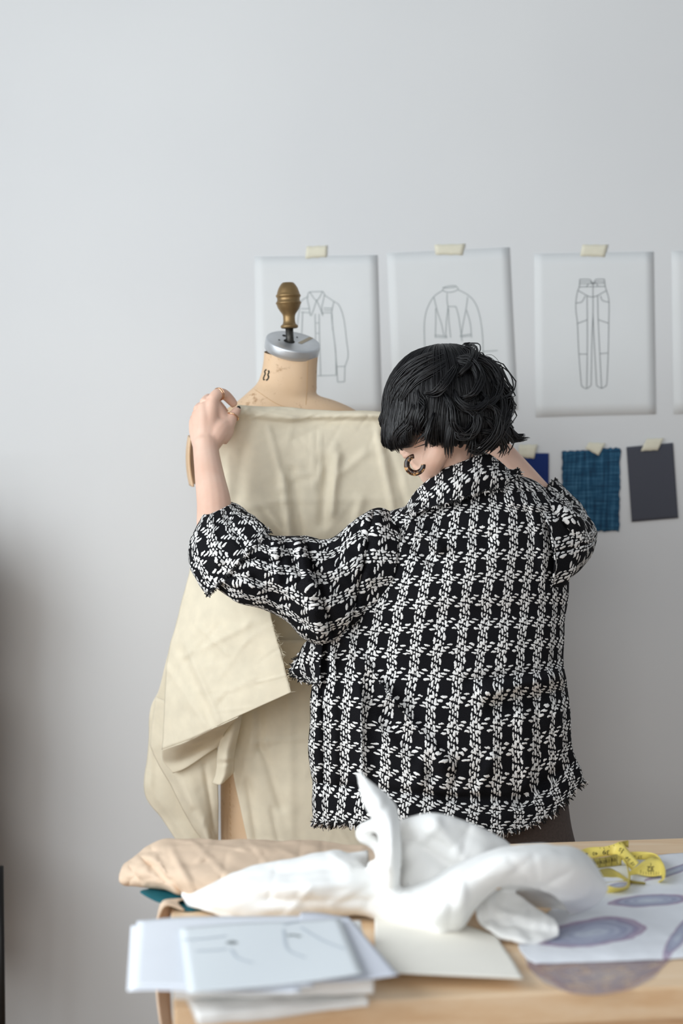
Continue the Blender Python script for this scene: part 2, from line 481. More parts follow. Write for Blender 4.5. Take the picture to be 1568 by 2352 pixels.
M = dict(
    wall=wall_mat(),
    floor=wood_mat('floorboards', rgb(150, 120, 92), rgb(168, 138, 108), rgb(180, 150, 120)),
    table=wood_mat('oak_veneer', rgb(228, 190, 148), rgb(238, 206, 168), rgb(244, 217, 184)),
    muslin=cloth('cream_muslin', rgb(243, 233, 210), trans=.2),
    tweed=tweed('black_white_tweed'),
    skin=skin_mat(), form=form_mat(),
    inside=plain('form_inside', rgb(150, 118, 80), .8, nscale=30, namt=.2),
    alu=plain('brushed_aluminium', rgb(204, 207, 210), .42, .75, nscale=20, namt=.1, bump=.1),
    iron=plain('dark_iron', rgb(70, 68, 64), .45, .8, nscale=120, namt=.3),
    brass=plain('gold_paint', rgb(142, 116, 78), .40, .6, nscale=35, namt=.22, bump=.15, bscale=120),
    hole=plain('dark_hole', rgb(24, 22, 20), .9),
    tapewood=plain('masking_strip', rgb(170, 158, 138), .7),
    ink=plain('black_ink', rgb(28, 30, 26), .8),
    stitch=plain('stitch_thread', rgb(196, 160, 116), .9),
    paper=plain('tracing_paper', rgb(228, 230, 230), .8, nscale=6, namt=.02),
    pencil=plain('pencil_line', rgb(152, 160, 160), .9),
    pencild=plain('dark_pencil_line', rgb(134, 139, 140), .9),
    tape=plain('masking_tape', rgb(232, 227, 206), .75, nscale=60, namt=.04),
    tapedim=plain('masking_tape_dim', rgb(206, 202, 184), .75, nscale=60, namt=.04),
    navy=plain('navy_cloth', rgb(4, 40, 106), .85, nscale=300, namt=.12, bump=.2),
    slate=plain('slate_cloth', rgb(74, 76, 86), .85, nscale=300, namt=.08, bump=.2),
    slub=crosshatch_mat(),
    tan=cloth('tan_cloth', rgb(228, 203, 178), trans=.0, bump=.3),
    teal=plain('teal_cloth', rgb(0, 96, 108), .75, nscale=60, namt=.15),
    white=cloth('white_crepe', rgb(251, 251, 249), trans=.06, bump=.1, namt=.01),
    cream=cloth('cream_card', rgb(246, 242, 232), trans=.0, namt=.01, bump=.05),
    sheetm=plain('white_paper', rgb(232, 236, 243), .7, nscale=8, namt=.015),
    hairm=plain('black_hair', rgb(12, 11, 14), .40, nscale=60, namt=.3, spec=.45),
    gold=plain('rose_gold', rgb(226, 182, 146), .2, 1.0),
    nail=plain('black_nail', rgb(26, 20, 20), .25),
    eye=plain('eye_white', rgb(230, 226, 220), .3),
    trouser=plain('taupe_wool', rgb(84, 74, 70), .9, nscale=200, namt=.15),
    shoe=plain('black_leather', rgb(26, 24, 24), .45),
    black=plain('black_metal', rgb(16, 16, 18), .5),
    shade_coat=plain('shade_coat_brown', rgb(98, 78, 56), .95, nscale=40, namt=.2),
    yellow=plain('yellow_tape', rgb(236, 216, 112), .45, nscale=30, namt=.06),
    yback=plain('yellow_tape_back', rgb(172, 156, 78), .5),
)
def tort_mat():
    k = NT('tortoiseshell'); k.b.inputs['Roughness'].default_value = .2
    v = k.noise(120, 2, k.obj(), 1.0).outputs['Fac']
    k.l(k.ramp(v, [(.44, rgb(30, 16, 10)), (.52, rgb(60, 32, 18)), (.6, rgb(206, 156, 104))]), k.b.inputs['Base Color'])
    return k.m
M['tort'] = tort_mat()
# ------------------------------------------------------------------ room
WY = 3.78
struct(mesh('wall_back', *box((0.6, WY + .05, 1.6), (5.2, .1, 3.2))[:2], M['wall'], smooth=False))
struct(mesh('floor', *box((0.6, .9, -.05), (5.2, 6.1, .1))[:2], M['floor'], smooth=False))
# left wall with the tall window that lights the room
LX = -1.75
parts = [box((LX, .9, .5), (.12, 6.1, 1.0)), box((LX, .9, 3.05), (.12, 6.1, .3)), box((LX, 3.42, 1.95), (.12, 1.06, 1.9)), box((LX, -1.15, 1.95), (.12, 2.0, 1.9))]
v, f, _ = merge(parts)
struct(mesh('wall_left', v, f, M['wall'], smooth=False))
parts = [box((LX, 1.37, 1.02), (.16, 3.04, .04)), box((LX, 1.37, 2.88), (.08, 3.04, .04)), box((LX, -.13, 1.95), (.08, .04, 1.9)), box((LX, 2.87, 1.95), (.08, .04, 1.9)), box((LX, 1.37, 1.95), (.06, .05, 1.9))]
v, f, _ = merge(parts)
struct(mesh('window_1', v, f, M['wall'], smooth=False))

# ------------------------------------------------------------------ table
a68 = math.radians(6.8)
E1 = np.array([math.cos(a68), math.sin(a68), 0]); E2 = np.array([-math.sin(a68), math.cos(a68), 0])
TA = np.array([-.2176, 1.943, 0])
def tbl(u, v, z): return TA + E1 * u + E2 * v + np.array([0, 0, z])
AX = np.array([E1, E2, [0, 0, 1.0]])
TW, TD = 1.5, .737
table = empty('work_table', tuple(tbl(TW / 2, TD / 2, 0)))
tag(table, 'pale oak work table covered with fabrics and papers in front of the person', 'table')
def tpart(name, c, s, mat=None):
    o = mesh(name, *box(c, s, AX)[:2], mat or M['table'], smooth=False); keep(o, table); bevel(o, .003); return o
tpart('tabletop', tbl(TW / 2, TD / 2, TZ - .0225), (TW, TD, .045))
tpart('apron', tbl(TW / 2, TD - .05, TZ - .08), (TW - .1, .02, .07))
tpart('apron', tbl(TW / 2, .05, TZ - .08), (TW - .1, .02, .07))
for u in (.05, TW - .05):
    for w in (.05, TD - .05):
        tpart('leg', tbl(u, w, (TZ - .045) / 2), (.055, .055, TZ - .045))

# ------------------------------------------------------------------ low black stand whose leg shows at the left edge
q1 = np.array(at(4, 2352, 3.45)); q0 = np.array(at(0, 1990, 3.45)); d = (q1 - q0) / (q0[2] - q1[2])
foot = q1 + d * q1[2]
stand = empty('metal_stand', (foot[0] - .15, 3.45, 0))
tag(stand, 'low black metal stand with only one leg showing at the lower left edge', 'stand')
for sx, sy in ((0, 0), (-.34, 0), (0, -.30), (-.34, -.30)):
    o_ = np.array([sx, sy + (.0 if sy == 0 else 0), 0])
    if sy and sx == 0: o_ = np.array([-.12, sy, 0])
    keep(mesh('leg', *tube([foot + o_, q0 + o_], [.0085, .0085], 12)[:2], M['black']), stand)
keep(mesh('stand_top', *box(q0 + np.array([-.19, -.15, .008]), (.36, .34, .016))[:2], M['black'], smooth=False), stand)
# unseen garment and rail, added to shade the lower left of the wall
rail = empty('shade_rail', (-1.22, 3.52, 0))
tag(rail, 'unseen wooden rail added beyond the left edge to carry the shading garment', 'clothes rail')
for x in (-.93, -1.50):
    keep(mesh('post', *tube([(x, 3.52, .02), (x, 3.52, 1.40)], [.012, .012], 12)[:2], M['table']), rail)
    keep(mesh('foot', *tube([(x, 3.34, .012), (x, 3.70, .012)], [.012, .012], 10)[:2], M['table']), rail)
keep(mesh('top_bar', *tube([(-1.52, 3.52, 1.40), (-.91, 3.52, 1.40)], [.011, .011], 12)[:2], M['table']), rail)
rows_ = []
for z, w, d_ in [(1.375, .02, .015), (1.30, .18, .05), (1.22, .29, .07), (.9, .30, .09), (.6, .31, .10), (.26, .325, .11)]:
    rows_.append([np.array([-1.125 + w * math.cos(t), 3.52 + d_ * math.sin(t), z]) for t in np.linspace(0, 2 * math.pi, 16, endpoint=False)])
G = crumple(surf(rows_, 48, 40, True), .015, 6, 3)
shade_coat = mesh('shade_coat', G.reshape(-1, 3), gfaces(*G.shape[:2]), M['shade_coat'], None); solid(shade_coat, .003)
tag(shade_coat, 'unseen long brown garment added beyond the left edge to shade the wall', 'shade_coat')

# ------------------------------------------------------------------ drawings, tape and swatches on the wall
def wallpt(px, py, off): return at(px, py, WY - off)
def wsheet(name, quad, label, off, curl, mat, cat='drawing', group=None, n=14):
    a, b, c, d = [np.array(wallpt(x, y, off)) for x, y in quad]     # tl tr br bl
    G = np.zeros((n, n, 3))
    for r in range(n):
        for k in range(n):
            s, t = k / (n - 1), r / (n - 1)
            p = (a * (1 - s) + b * s) * (1 - t) + (d * (1 - s) + c * s) * t
            p[1] -= .12 * curl * (.35 * t ** 2 * (abs(2 * s - 1) ** 2) + .25 * t ** 3 + .2 * (abs(2 * s - 1) ** 3)) 
            G[r, k] = p
    o = sheet(name, G, mat, None, .0003)
    tag(o, label, cat, group); return o, G
def sk(o, lines, w=.0016, mat='pencil', off=.0045, ox=0, oy=0, sc=1):
    """pencil strokes lying on the sheet"""
    tr = bvh(o); parts = []
    for L in lines:
        L = np.array([(ox + x / sc, oy + y / sc) for x, y in L], float)
        if len(L) > 2: L = cr(L, len(L) * 4)
        else: L = cr(np.array([L[0], (L[0] + L[1]) / 2, L[1]]), 8)
        P = [hit(tr, x, y, .0006) for x, y in L]
        P = [p for p in P if p is not None]
        if len(P) > 1: parts.append(ribbon(P, w, np.array([0, -1.0, 0])))
    v, f, _ = merge(parts)
    return mesh('pencil_drawing', v, f, M[mat], o, False)
Z3 = dict(ox=560, oy=540, sc=2.376)
Z4 = dict(ox=1160, oy=540, sc=3.36)
p1, _ = wsheet('paper_sheet', [(584, 590), (866, 586), (876, 950), (590, 958)], 'sheet with a pencilled shirt drawing taped behind the dress form neck', .0013, .010, M['paper'])
sk(p1, [[(358, 310), (430, 308)], [(358, 310), (396, 356), (430, 308)], [(350, 318), (358, 310)], [(430, 308), (440, 322)],
        [(350, 318), (346, 350), (356, 395), (366, 440), (396, 356)], [(440, 322), (432, 360), (424, 400), (430, 440), (414, 395), (396, 356)],
        [(350, 335), (312, 362), (300, 420), (290, 500)], [(440, 328), (490, 362)], [(490, 362), (478, 430), (486, 520), (500, 640), (502, 765)],
        [(490, 362), (520, 385), (545, 460), (560, 580), (568, 660), (550, 718)], [(506, 718), (550, 716)], [(550, 716), (549, 800)], [(506, 718), (511, 802)], [(511, 802), (549, 800)],
        [(496, 600), (506, 718)], [(312, 402), (356, 402)], [(312, 420), (356, 424)], [(434, 398), (484, 400)], [(430, 424), (480, 424)], [(434, 410), (482, 411)],
        [(320, 420), (316, 520), (310, 640)], [(388, 430), (390, 540), (392, 640)], [(410, 430), (412, 560), (418, 765)], [(394, 480), (406, 480)], [(396, 535), (408, 537)],
        [(400, 768), (502, 765)], [(480, 430), (484, 520)]], **Z3)
p2, _ = wsheet('paper_sheet', [(888, 582), (1169, 568), (1187, 941), (904, 955)], 'sheet with a pencilled jacket drawing behind the head of the person', .0013, .022, M['paper'])
sk(p2, [[(1086, 286), (1120, 278), (1154, 276)], [(1086, 286), (1090, 306), (1130, 312), (1168, 296), (1154, 276)], [(1090, 290), (1156, 284)],
        [(1084, 302), (1036, 336), (1000, 400), (984, 480), (986, 610)], [(1168, 298), (1226, 330), (1266, 380), (1290, 460), (1302, 560), (1304, 650)],
        [(1108, 316), (1108, 360), (1112, 400), (1104, 470), (1100, 560)], [(1112, 390), (1156, 390)], [(1156, 390), (1170, 440), (1182, 520), (1190, 580)],
        [(1036, 340), (1056, 420), (1076, 480), (1090, 545)], [(1220, 336), (1212, 400), (1196, 480), (1186, 545)], [(1046, 400), (1046, 470), (1044, 560)], [(1214, 410), (1234, 480), (1242, 560)],
        [(1040, 545), (1110, 552)], [(1176, 550), (1242, 540)], [(1044, 556), (1110, 560)], [(1180, 556), (1240, 550)], [(1116, 400), (1118, 470), (1128, 560)], [(1300, 636), (1384, 630)]], **Z3)
p3, _ = wsheet('paper_sheet', [(1226, 583), (1500, 578), (1505, 951), (1229, 958)], 'sheet with a pencilled pair of trousers above the blue woven swatch', .0013, .012, M['paper'])
sk(p3, [[(574, 342), (650, 342), (676, 372), (700, 342), (764, 340)], [(574, 342), (570, 400), (556, 440), (544, 520), (546, 600), (556, 680), (566, 900), (584, 1130), (590, 1165)],
        [(764, 340), (772, 400), (790, 460), (800, 520), (798, 680), (794, 900), (784, 1130), (776, 1165)], [(574, 360), (650, 358), (676, 380), (704, 358), (766, 358)], [(574, 376), (768, 372)], [(570, 400), (772, 396)],
        [(564, 430), (670, 478), (778, 430)], [(546, 525), (590, 515), (616, 470)], [(800, 518), (750, 505), (734, 468)], [(630, 470), (632, 650), (632, 900), (628, 1180)], [(712, 470), (716, 650), (728, 900), (742, 1180)],
        [(552, 684), (632, 654)], [(800, 682), (714, 652)], [(570, 918), (632, 918)], [(728, 916), (790, 910)], [(588, 1165), (625, 1185), (662, 1160)], [(704, 1162), (742, 1182), (780, 1162)],
        [(676, 380), (676, 480), (676, 600), (668, 800), (662, 1160)], [(676, 600), (684, 800), (704, 1162)], [(640, 376), (626, 400)], [(704, 376), (716, 400)]], w=.0017, mat='pencild', **Z4)
p4, _ = wsheet('paper_sheet', [(1541, 577), (1815, 572), (1822, 944), (1546, 951)], 'blank looking paper sheet at the right edge cut off by the frame', .0013, .012, M['paper'])

def tapestrip(quad, label, off=.0022, mat='tape'):
    a, b, c, d = [np.array(wallpt(x, y, off)) for x, y in quad]
    n = 8; G = np.zeros((4, n, 3))
    for r in range(4):
        for k in range(n):
            s, t = k / (n - 1), r / 3
            p = (a * (1 - s) + b * s) * (1 - t) + (d * (1 - s) + c * s) * t
            p[2] += .0006 * math.sin(k * 2.1 + r)
            G[r, k] = p
    o = sheet('masking_tape', G, M[mat], None, .0003)
    return tag(o, label, 'tape', 'strips of masking tape on the wall')
tapestrip([(704, 566), (751, 564), (750, 590), (701, 594)], 'masking tape strip holding the shirt drawing')
tapestrip([(997, 562), (1068, 560), (1062, 586), (1000, 585)], 'masking tape strip holding the jacket drawing')
tapestrip([(1337, 562), (1396, 562), (1388, 590), (1332, 588)], 'masking tape strip holding the trousers drawing')
tapestrip([(1191, 1021), (1234, 1021), (1226, 1053), (1191, 1050)], 'masking tape strip holding the plain navy swatch', .006)
tapestrip([(1352, 1016), (1390, 1018), (1374, 1046), (1344, 1030)], 'masking tape strip holding the blue woven swatch', .007)
tapestrip([(1485, 1008), (1524, 1006), (1510, 1034), (1471, 1036)], 'masking tape strip holding the slate grey swatch', .007)

def swatch(name, quad, label, mat, curl=.006, fray=0):
    o, G = wsheet(name, quad, label, .0032, curl, mat, 'fabric swatch', n=24)
    if fray:
        me = o.data
        for i, vt in enumerate(me.vertices):
            r, c = divmod(i, 24)
            if r in (0, 23): vt.co.z += random.uniform(-fray, fray)
            if c in (0, 23): vt.co.x += random.uniform(-fray, fray)
    return o
swatch('fabric_swatch', [(1178, 1040), (1260, 1041), (1260, 1150), (1176, 1150)], 'plain navy swatch half hidden behind the bare forearm', M['navy'])
swatch('fabric_swatch', [(1291, 1036), (1425, 1028), (1421, 1221), (1289, 1219)], 'blue crosshatched woven swatch with frayed edges', M['slub'], .006, .0022)
swatch('fabric_swatch', [(1438, 1027), (1545, 1017), (1557, 1190), (1450, 1199)], 'slate grey swatch hanging tilted by the right edge', M['slate'], .012)

# ------------------------------------------------------------------ dress form
form = empty('dress_form', (at(668, 1500, 3.40)[0], 3.40, 0))
tag(form, 'aged tan dress form with metal neck cap draped in cream muslin', 'dress form')
FY = 3.40
# y, left, right, half depth, extra tilt of depth centre
rows = [(812, 607, 730, .056, 0, 10), (835, 605, 728, .056, 0, 8), (862, 600, 727, .057, 0, 6), (885, 590, 727, .060, 0, 4), (903, 572, 730, .068, 0, 2), (920, 548, 768, .076, 0, 0), (940, 520, 812, .084, 0, 0),
        (970, 478, 850, .092, .0, 0), (1010, 448, 876, .104, 0, 0), (1080, 446, 884, .112, 0, 0), (1180, 462, 868, .118, 0, 0), (1320, 482, 846, .112, 0, 0),
        (1450, 500, 826, .096, 0, 0), (1550, 512, 812, .090, 0, 0), (1680, 508, 822, .104, 0, 0), (1800, 505, 832, .112, 0, 0), (1940, 506, 834, .112, 0, 0), (2020, 510, 830, .11, 0, 0)]
NC = 28
ctrl = []
for y, l, r, d, t, drop in rows:
    c = np.array(at((l + r) / 2, y, FY + t)); w = (r - l) / 2 / F * FY
    ring = []
    for k in range(NC):
        th = 2 * math.pi * k / NC
        cs, sn = math.cos(th), math.sin(th)
        e = .82
        x = math.copysign(abs(cs) ** e, cs) * w; yy = math.copysign(abs(sn) ** e, sn) * d
        z = -drop * .0010 * (-sn) + -.004 * cs * (1 if drop else 0)
        ring.append(c + np.array([x, yy, z]))
    ctrl.append(ring)
G = surf(ctrl, 96, 90, True)
torso = mesh('torso', G.reshape(-1, 3), gfaces(*G.shape[:2]), M['form'], None, True, guv(G)); keep(torso, form)
tt = bvh(torso)
def decal(name, lines, w, mat, parent, tree, closed=False, k=5):
    parts = []
    for L in lines:
        L = np.array(L, float)
        L = cr(L, max(8, len(L) * k)) if len(L) > 2 else cr(np.array([L[0], (L[0] + L[1]) / 2, L[1]]), 8)
        P = [hit(tree, x, y, .0007) for x, y in L]; P = np.array([p for p in P if p is not None])
        if len(P) > 1: parts.append(ribbon(P, w, np.array([0, -1.0, 0])))
    v, f, _ = merge(parts)
    o = mesh(name, v, f, mat, None, False); keep(o, parent); return o
decal('size_number', [[(612.5, 849), (609, 853), (610, 859), (607.5, 865), (606, 870), (607.5, 873.5)], [(616.5, 850.5), (618.5, 855), (616, 861), (617.5, 866), (615, 872), (611, 874)]], .0042, M['ink'], form, tt)
decal('seam', [[(706, 828), (705, 860), (704, 895), (702, 930)]], .0009, M['stitch'], form, tt)
decal('seam', [[(585, 895), (640, 930), (690, 940)]], .0008, M['stitch'], form, tt)
decal('stitch_line', [[(528, 1800 + 14 * i), (528.5 + i * .3, 1809 + 14 * i)] for i in range(12)], .0012, M['stitch'], form, tt)
# metal neck cap, rod, finial
ca = np.array([.17, -.40, .9]); ca /= np.linalg.norm(ca)
ct = np.array(at(673, 783, 3.385))
R0 = 63.0 / F * 3.385
cap = mesh('neck_cap', *lathe([(-.0245, R0 * .97), (-.0235, R0 * .99), (-.015, R0 * 1.0), (-.004, R0 * 1.0), (-.001, R0 * .985), (0, R0 * .955), (-.0012, R0 * .6), (-.0016, R0 * .3)], ct, ca, 64)[:2], M['alu']); keep(cap, form)
cpt = bvh(cap)
def capspot(px, py, r, name='cap_hole'):
    h = hit(cpt, px, py, .0004)
    if h is None: return
    o = mesh(name, *lathe([(0, r), (.0004, r * .98)], h, ca, 24)[:2], M['hole'], None, False); keep(o, form)
capspot(664, 784, .0125); capspot(641, 781, .0022); capspot(682, 775, .0022); capspot(653, 771, .005)
capsm = np.array([p for p in [hit(cpt, 688 + 3 * i, 789 - 1.5 * i, .0005) for i in range(12)] if p is not None])
o = mesh('masking_strip', *ribbon(capsm, .010, ca)[:2], M['tapewood'], None, False); keep(o, form)
rb, rt = np.array(at(666, 790, 3.386)), np.array(at(664, 752, 3.386))
rodax = np.array(at(661, 651, 3.386)) - np.array(at(664.5, 752, 3.386)); rodl = np.linalg.norm(rodax); rodax /= rodl
keep(mesh('rod', *tube([rb - rodax * .02, rt + rodax * .01], [.0088, .0088], 20)[:2], M['iron']), form)
fp = [(458, 48), (456, 60), (450, 67), (442, 69), (434, 66), (428, 57), (420, 51), (400, 46.5), (370, 46.5), (352, 50), (340, 57), (325, 68), (308, 79), (290, 88), (276, 92), (268, 96), (262, 100), (256, 98), (248, 92), (240, 89), (228, 88), (219, 90), (212, 95), (206, 98), (199, 96), (192, 90), (180, 87), (165, 82), (148, 76), (132, 67), (118, 58), (109, 50), (104, 44), (102, 40)]
s_ = 1 / 3.409 / F * 3.386
fb = np.array(at(664.5, 754.5, 3.386))
fin = mesh('finial', *lathe([((458 - h) * s_, r * s_) for h, r in fp], fb, rodax, 48)[:2], M['brass']); keep(fin, form)
# armhole shell on the left
arm = []
for t in np.linspace(0, 1, 7):
    y = 1000 + 112 * t
    bul = math.sin(math.pi * min(1, .08 + t * .95)) ** .7
    arm.append([at(447 - 2 * bul, y, 3.47), at(438 - 8 * bul, y, 3.41), at(436.5 - 7 * bul, y + 2, 3.37), at(441 - 7.5 * bul + 3 * t, y + 6, 3.335)])
G = surf(arm, 14, 26)
sh = sheet('armhole_shell', G, M['form'], None, .0045); keep(sh, form)
sh.data.materials.append(M['inside'])
m = [m for m in sh.modifiers if m.type == 'SOLIDIFY'][0]
# stand
pc = (form.location.x, FY)
keep(mesh('pole', *lathe([(0.03, .017), (.60, .017)], (pc[0], pc[1], 0), (0, 0, 1), 24)[:2], M['iron']), form)
keep(mesh('stand_base', *lathe([(0, .17), (.012, .172), (.022, .16), (.035, .06), (.06, .028), (.09, .022)], (pc[0], pc[1], 0), (0, 0, 1), 48)[:2], M['iron']), form)
# ------------------------------------------------------------------ muslin draped over the form
mus = empty('muslin_cloth', at(560, 1900, 3.2))
tag(mus, 'large cream muslin sheet held up against the dress form with a loose front flap', 'fabric')
def pix(rows): return [[at(*p) for p in r] for r in rows]
chest = pix([
    [(541, 938, 3.222), (600, 942, 3.262), (680, 948, 3.28), (760, 952, 3.285), (830, 954, 3.285), (900, 956, 3.28), (990, 955, 3.27)],
    [(546, 931, 3.212), (600, 935, 3.246), (680, 939, 3.264), (760, 943, 3.27), (830, 945, 3.27), (900, 946, 3.265), (990, 946, 3.25)],
    [(540, 948, 3.206), (598, 950, 3.235), (680, 957, 3.253), (760, 955, 3.256), (830, 953, 3.252), (900, 955, 3.250), (990, 958, 3.24)],
    [(524, 975, 3.225), (590, 970, 3.242), (680, 974, 3.262), (760, 975, 3.262), (830, 974, 3.26), (900, 975, 3.256), (990, 980, 3.24)],
    [(500, 1030, 3.25), (570, 1030, 3.236), (670, 1030, 3.250), (760, 1030, 3.252), (830, 1030, 3.254), (910, 1030, 3.252), (1000, 1030, 3.24)],
    [(474, 1110, 3.285), (550, 1110, 3.232), (660, 1110, 3.245), (755, 1110, 3.246), (830, 1110, 3.250), (920, 1110, 3.248), (1000, 1110, 3.24)],
    [(455, 1195, 3.305), (535, 1200, 3.232), (660, 1200, 3.248), (755, 1200, 3.246), (830, 1200, 3.252), (920, 1200, 3.25), (1000, 1200, 3.25)],
    [(444, 1300, 3.315), (520, 1300, 3.25), (650, 1300, 3.258), (750, 1300, 3.256), (830, 1300, 3.26), (915, 1300, 3.26), (990, 1300, 3.27)],
    [(450, 1420, 3.32), (520, 1420, 3.27), (640, 1420, 3.265), (740, 1420, 3.262), (820, 1420, 3.265), (900, 1420, 3.27), (960, 1420, 3.28)],
    [(460, 1560, 3.32), (530, 1560, 3.285), (630, 1560, 3.272), (730, 1560, 3.268), (810, 1560, 3.27), (880, 1560, 3.28), (930, 1560, 3.29)]])
G = surf(chest, 90, 110)
G = folds(G, [(618, 990, 651, 1105, 5, .006), (651, 1105, 668, 1245, 6, .010), (672, 1090, 690, 1245, 10, -.007), (640, 1125, 676, 1100, 6, .004), (654, 1112, 720, 1098, 7, -.004),
              (574, 1166, 654, 1148, 4, .003), (654, 1148, 900, 1146, 5, .0025), (775, 1050, 762, 1175, 10, .009), (750, 1060, 740, 1200, 12, -.008), (868, 1000, 902, 1165, 7, .007), (885, 1000, 930, 1160, 9, -.004),
              (718, 1000, 721, 1110, 3, .0028), (735, 1005, 737, 1110, 3, .0028), (770, 1025, 730, 1100, 8, .003), (840, 1040, 780, 1090, 8, .004), (610, 1165, 665, 1240, 4, .004), (605, 1172, 650, 1240, 6, -.004),
              (560, 1030, 545, 1150, 14, -.006), (525, 1060, 520, 1200, 8, .004), (830, 1145, 810, 1230, 12, .006), (600, 957, 700, 966, 6, .004), (700, 966, 900, 968, 9, -.005)])
G = crumple(creases(G, 46, 3), .0035, 9, 1)
o = sheet('chest_panel', G, M['muslin'], None); keep(o, mus)
flap = pix([
    [(462, 1180, 3.28), (505, 1195, 3.22), (560, 1205, 3.18), (600, 1215, 3.16)],
    [(438, 1300, 3.27), (500, 1300, 3.20), (560, 1310, 3.15), (605, 1320, 3.12)],
    [(405, 1430, 3.26), (475, 1430, 3.18), (555, 1430, 3.13), (625, 1430, 3.10)],
    [(385, 1510, 3.26), (465, 1520, 3.175), (560, 1515, 3.125), (645, 1500, 3.09)],
    [(379, 1600, 3.25), (455, 1610, 3.17), (560, 1590, 3.115), (658, 1552, 3.085)],
    [(371, 1722, 3.24), (445, 1694, 3.17), (545, 1646, 3.115), (668, 1590, 3.08)],
    ])
G = surf(flap, 60, 80)
G = folds(G, [(430, 1490, 500, 1650, 8, .007), (415, 1500, 480, 1640, 10, -.006), (430, 1505, 560, 1440, 7, .005), (500, 1440, 430, 1520, 6, -.004), (455, 1440, 520, 1500, 5, .004), (560, 1480, 610, 1440, 5, .003), (500, 1600, 580, 1560, 8, .003), (384, 1535, 470, 1660, 7, .005)])
G = crumple(creases(G, 34, 5), .004, 11, 4)
o = sheet('front_flap', G, M['muslin'], None); keep(o, mus)
bot = G[-1]
under = [list(bot[::8][:6])]
idx = [0, 8, 16, 24, 32, 40]
u1 = [at(375, 1748, 3.262), at(402, 1745, 3.255), at(432, 1733, 3.25), at(462, 1716, 3.24), at(490, 1700, 3.22), at(515, 1682, 3.20)]
u2 = [at(397, 1776, 3.262), at(420, 1768, 3.258), at(446, 1752, 3.256), at(474, 1732, 3.25), at(498, 1716, 3.245), at(520, 1700, 3.235)]
G = surf([[bot[i] for i in idx], u1, u2], 40, 24)
G = crumple(G, .002, 14, 5)
o = sheet('flap_underside', G, M['muslin'], None); keep(o, mus)
left = pix([
    [(386, 1500, 3.32), (420, 1530, 3.31), (460, 1560, 3.305)],
    [(366, 1580, 3.335), (410, 1600, 3.32), (460, 1620, 3.315)],
    [(345, 1630, 3.345), (400, 1650, 3.325), (460, 1680, 3.32)],
    [(339, 1720, 3.35), (395, 1740, 3.325), (460, 1760, 3.32)],
    [(333, 1822, 3.35), (395, 1840, 3.33), (465, 1850, 3.325)],
    [(372, 1882, 3.345), (425, 1890, 3.33), (475, 1900, 3.33)],
    [(408, 1936, 3.34), (450, 1950, 3.33), (485, 1960, 3.335)],
    [(455, 2010, 3.34), (475, 2015, 3.335), (495, 2020, 3.335)]])
G = surf(left, 30, 60)
G = folds(G, [(350, 1650, 345, 1800, 8, .004), (340, 1800, 430, 1930, 10, .004)])
G = crumple(creases(G, 10, 7), .003, 10, 6)
o = sheet('side_panel', G, M['muslin'], None); keep(o, mus)
mid = pix([
    [(358, 1600, 3.30), (410, 1620, 3.28), (455, 1640, 3.275), (502, 1650, 3.272)],
    [(346, 1690, 3.31), (400, 1700, 3.275), (450, 1720, 3.272), (500, 1720, 3.272)],
    [(352, 1730, 3.31), (410, 1760, 3.275), (455, 1770, 3.272), (500, 1775, 3.276)],
    [(402, 1825, 3.30), (440, 1830, 3.270), (470, 1835, 3.275), (501, 1840, 3.285)],
    [(432, 1880, 3.30), (460, 1885, 3.272), (482, 1890, 3.28), (501, 1890, 3.295)],
    [(466, 1935, 3.30), (480, 1940, 3.275), (490, 1945, 3.283), (500, 1950, 3.30)],
    [(490, 2000, 3.30), (494, 2005, 3.28), (497, 2008, 3.29), (500, 2010, 3.30)]])
G = surf(mid, 34, 60)
G = folds(G, [(400, 1770, 440, 1850, 9, .004), (470, 1760, 490, 1900, 7, -.006)])
G = crumple(creases(G, 10, 8), .003, 10, 8)
o = sheet('inner_panel', G, M['muslin'], None); keep(o, mus)
tail = pix([
    [(519, 1640, 3.215), (538, 1636, 3.20), (557, 1630, 3.215)],
    [(508, 1690, 3.225), (530, 1684, 3.205), (550, 1672, 3.222)],
    [(498, 1730, 3.235), (521, 1726, 3.212), (542, 1715, 3.232)],
    [(497, 1760, 3.242), (518, 1758, 3.218), (538, 1750, 3.238)],
    [(494, 1780, 3.245), (515, 1779, 3.222), (536, 1774, 3.243)],
    [(487, 1799, 3.25), (506, 1802, 3.226), (522, 1790, 3.245)]])
G = surf(tail, 20, 40); G = folds(G, [(505, 1742, 536, 1742, 6, .003), (500, 1753, 530, 1752, 5, -.003)])
o = sheet('hanging_tail', crumple(G, .002, 16, 9), M['muslin'], None); keep(o, mus)
# loose threads along the raw edge of the flap
def threads(name, pts, n, mat, parent, ln=.012, r=.0003):
    parts = []
    pts = np.array(pts, float)
    for _ in range(n):
        p = pts[random.randrange(len(pts))]
        d = np.array([random.uniform(-.3, 1), random.uniform(-1, .2), random.uniform(-.9, .5)]); d /= np.linalg.norm(d)
        e = d + np.array([random.uniform(-.8, .8), random.uniform(-.3, .3), random.uniform(-.8, .3)])
        l = ln * random.uniform(.4, 1.2)
        parts.append(tube([p, p + d * l * .5, p + (d + e) * l * .5], [r, r, r * .5], 4, 5))
    v, f, _ = merge(parts); o = mesh(name, v, f, mat, None); keep(o, parent); return o
edge = [at(625 + (668 - 625) * t, 1430 + 160 * t - 22 * math.sin(3.14 * t) * t, 3.098 - .018 * t) for t in np.linspace(0, 1, 40)]
o = threads('frayed_threads', edge, 60, M['muslin'], mus); o['kind'] = 'stuff'

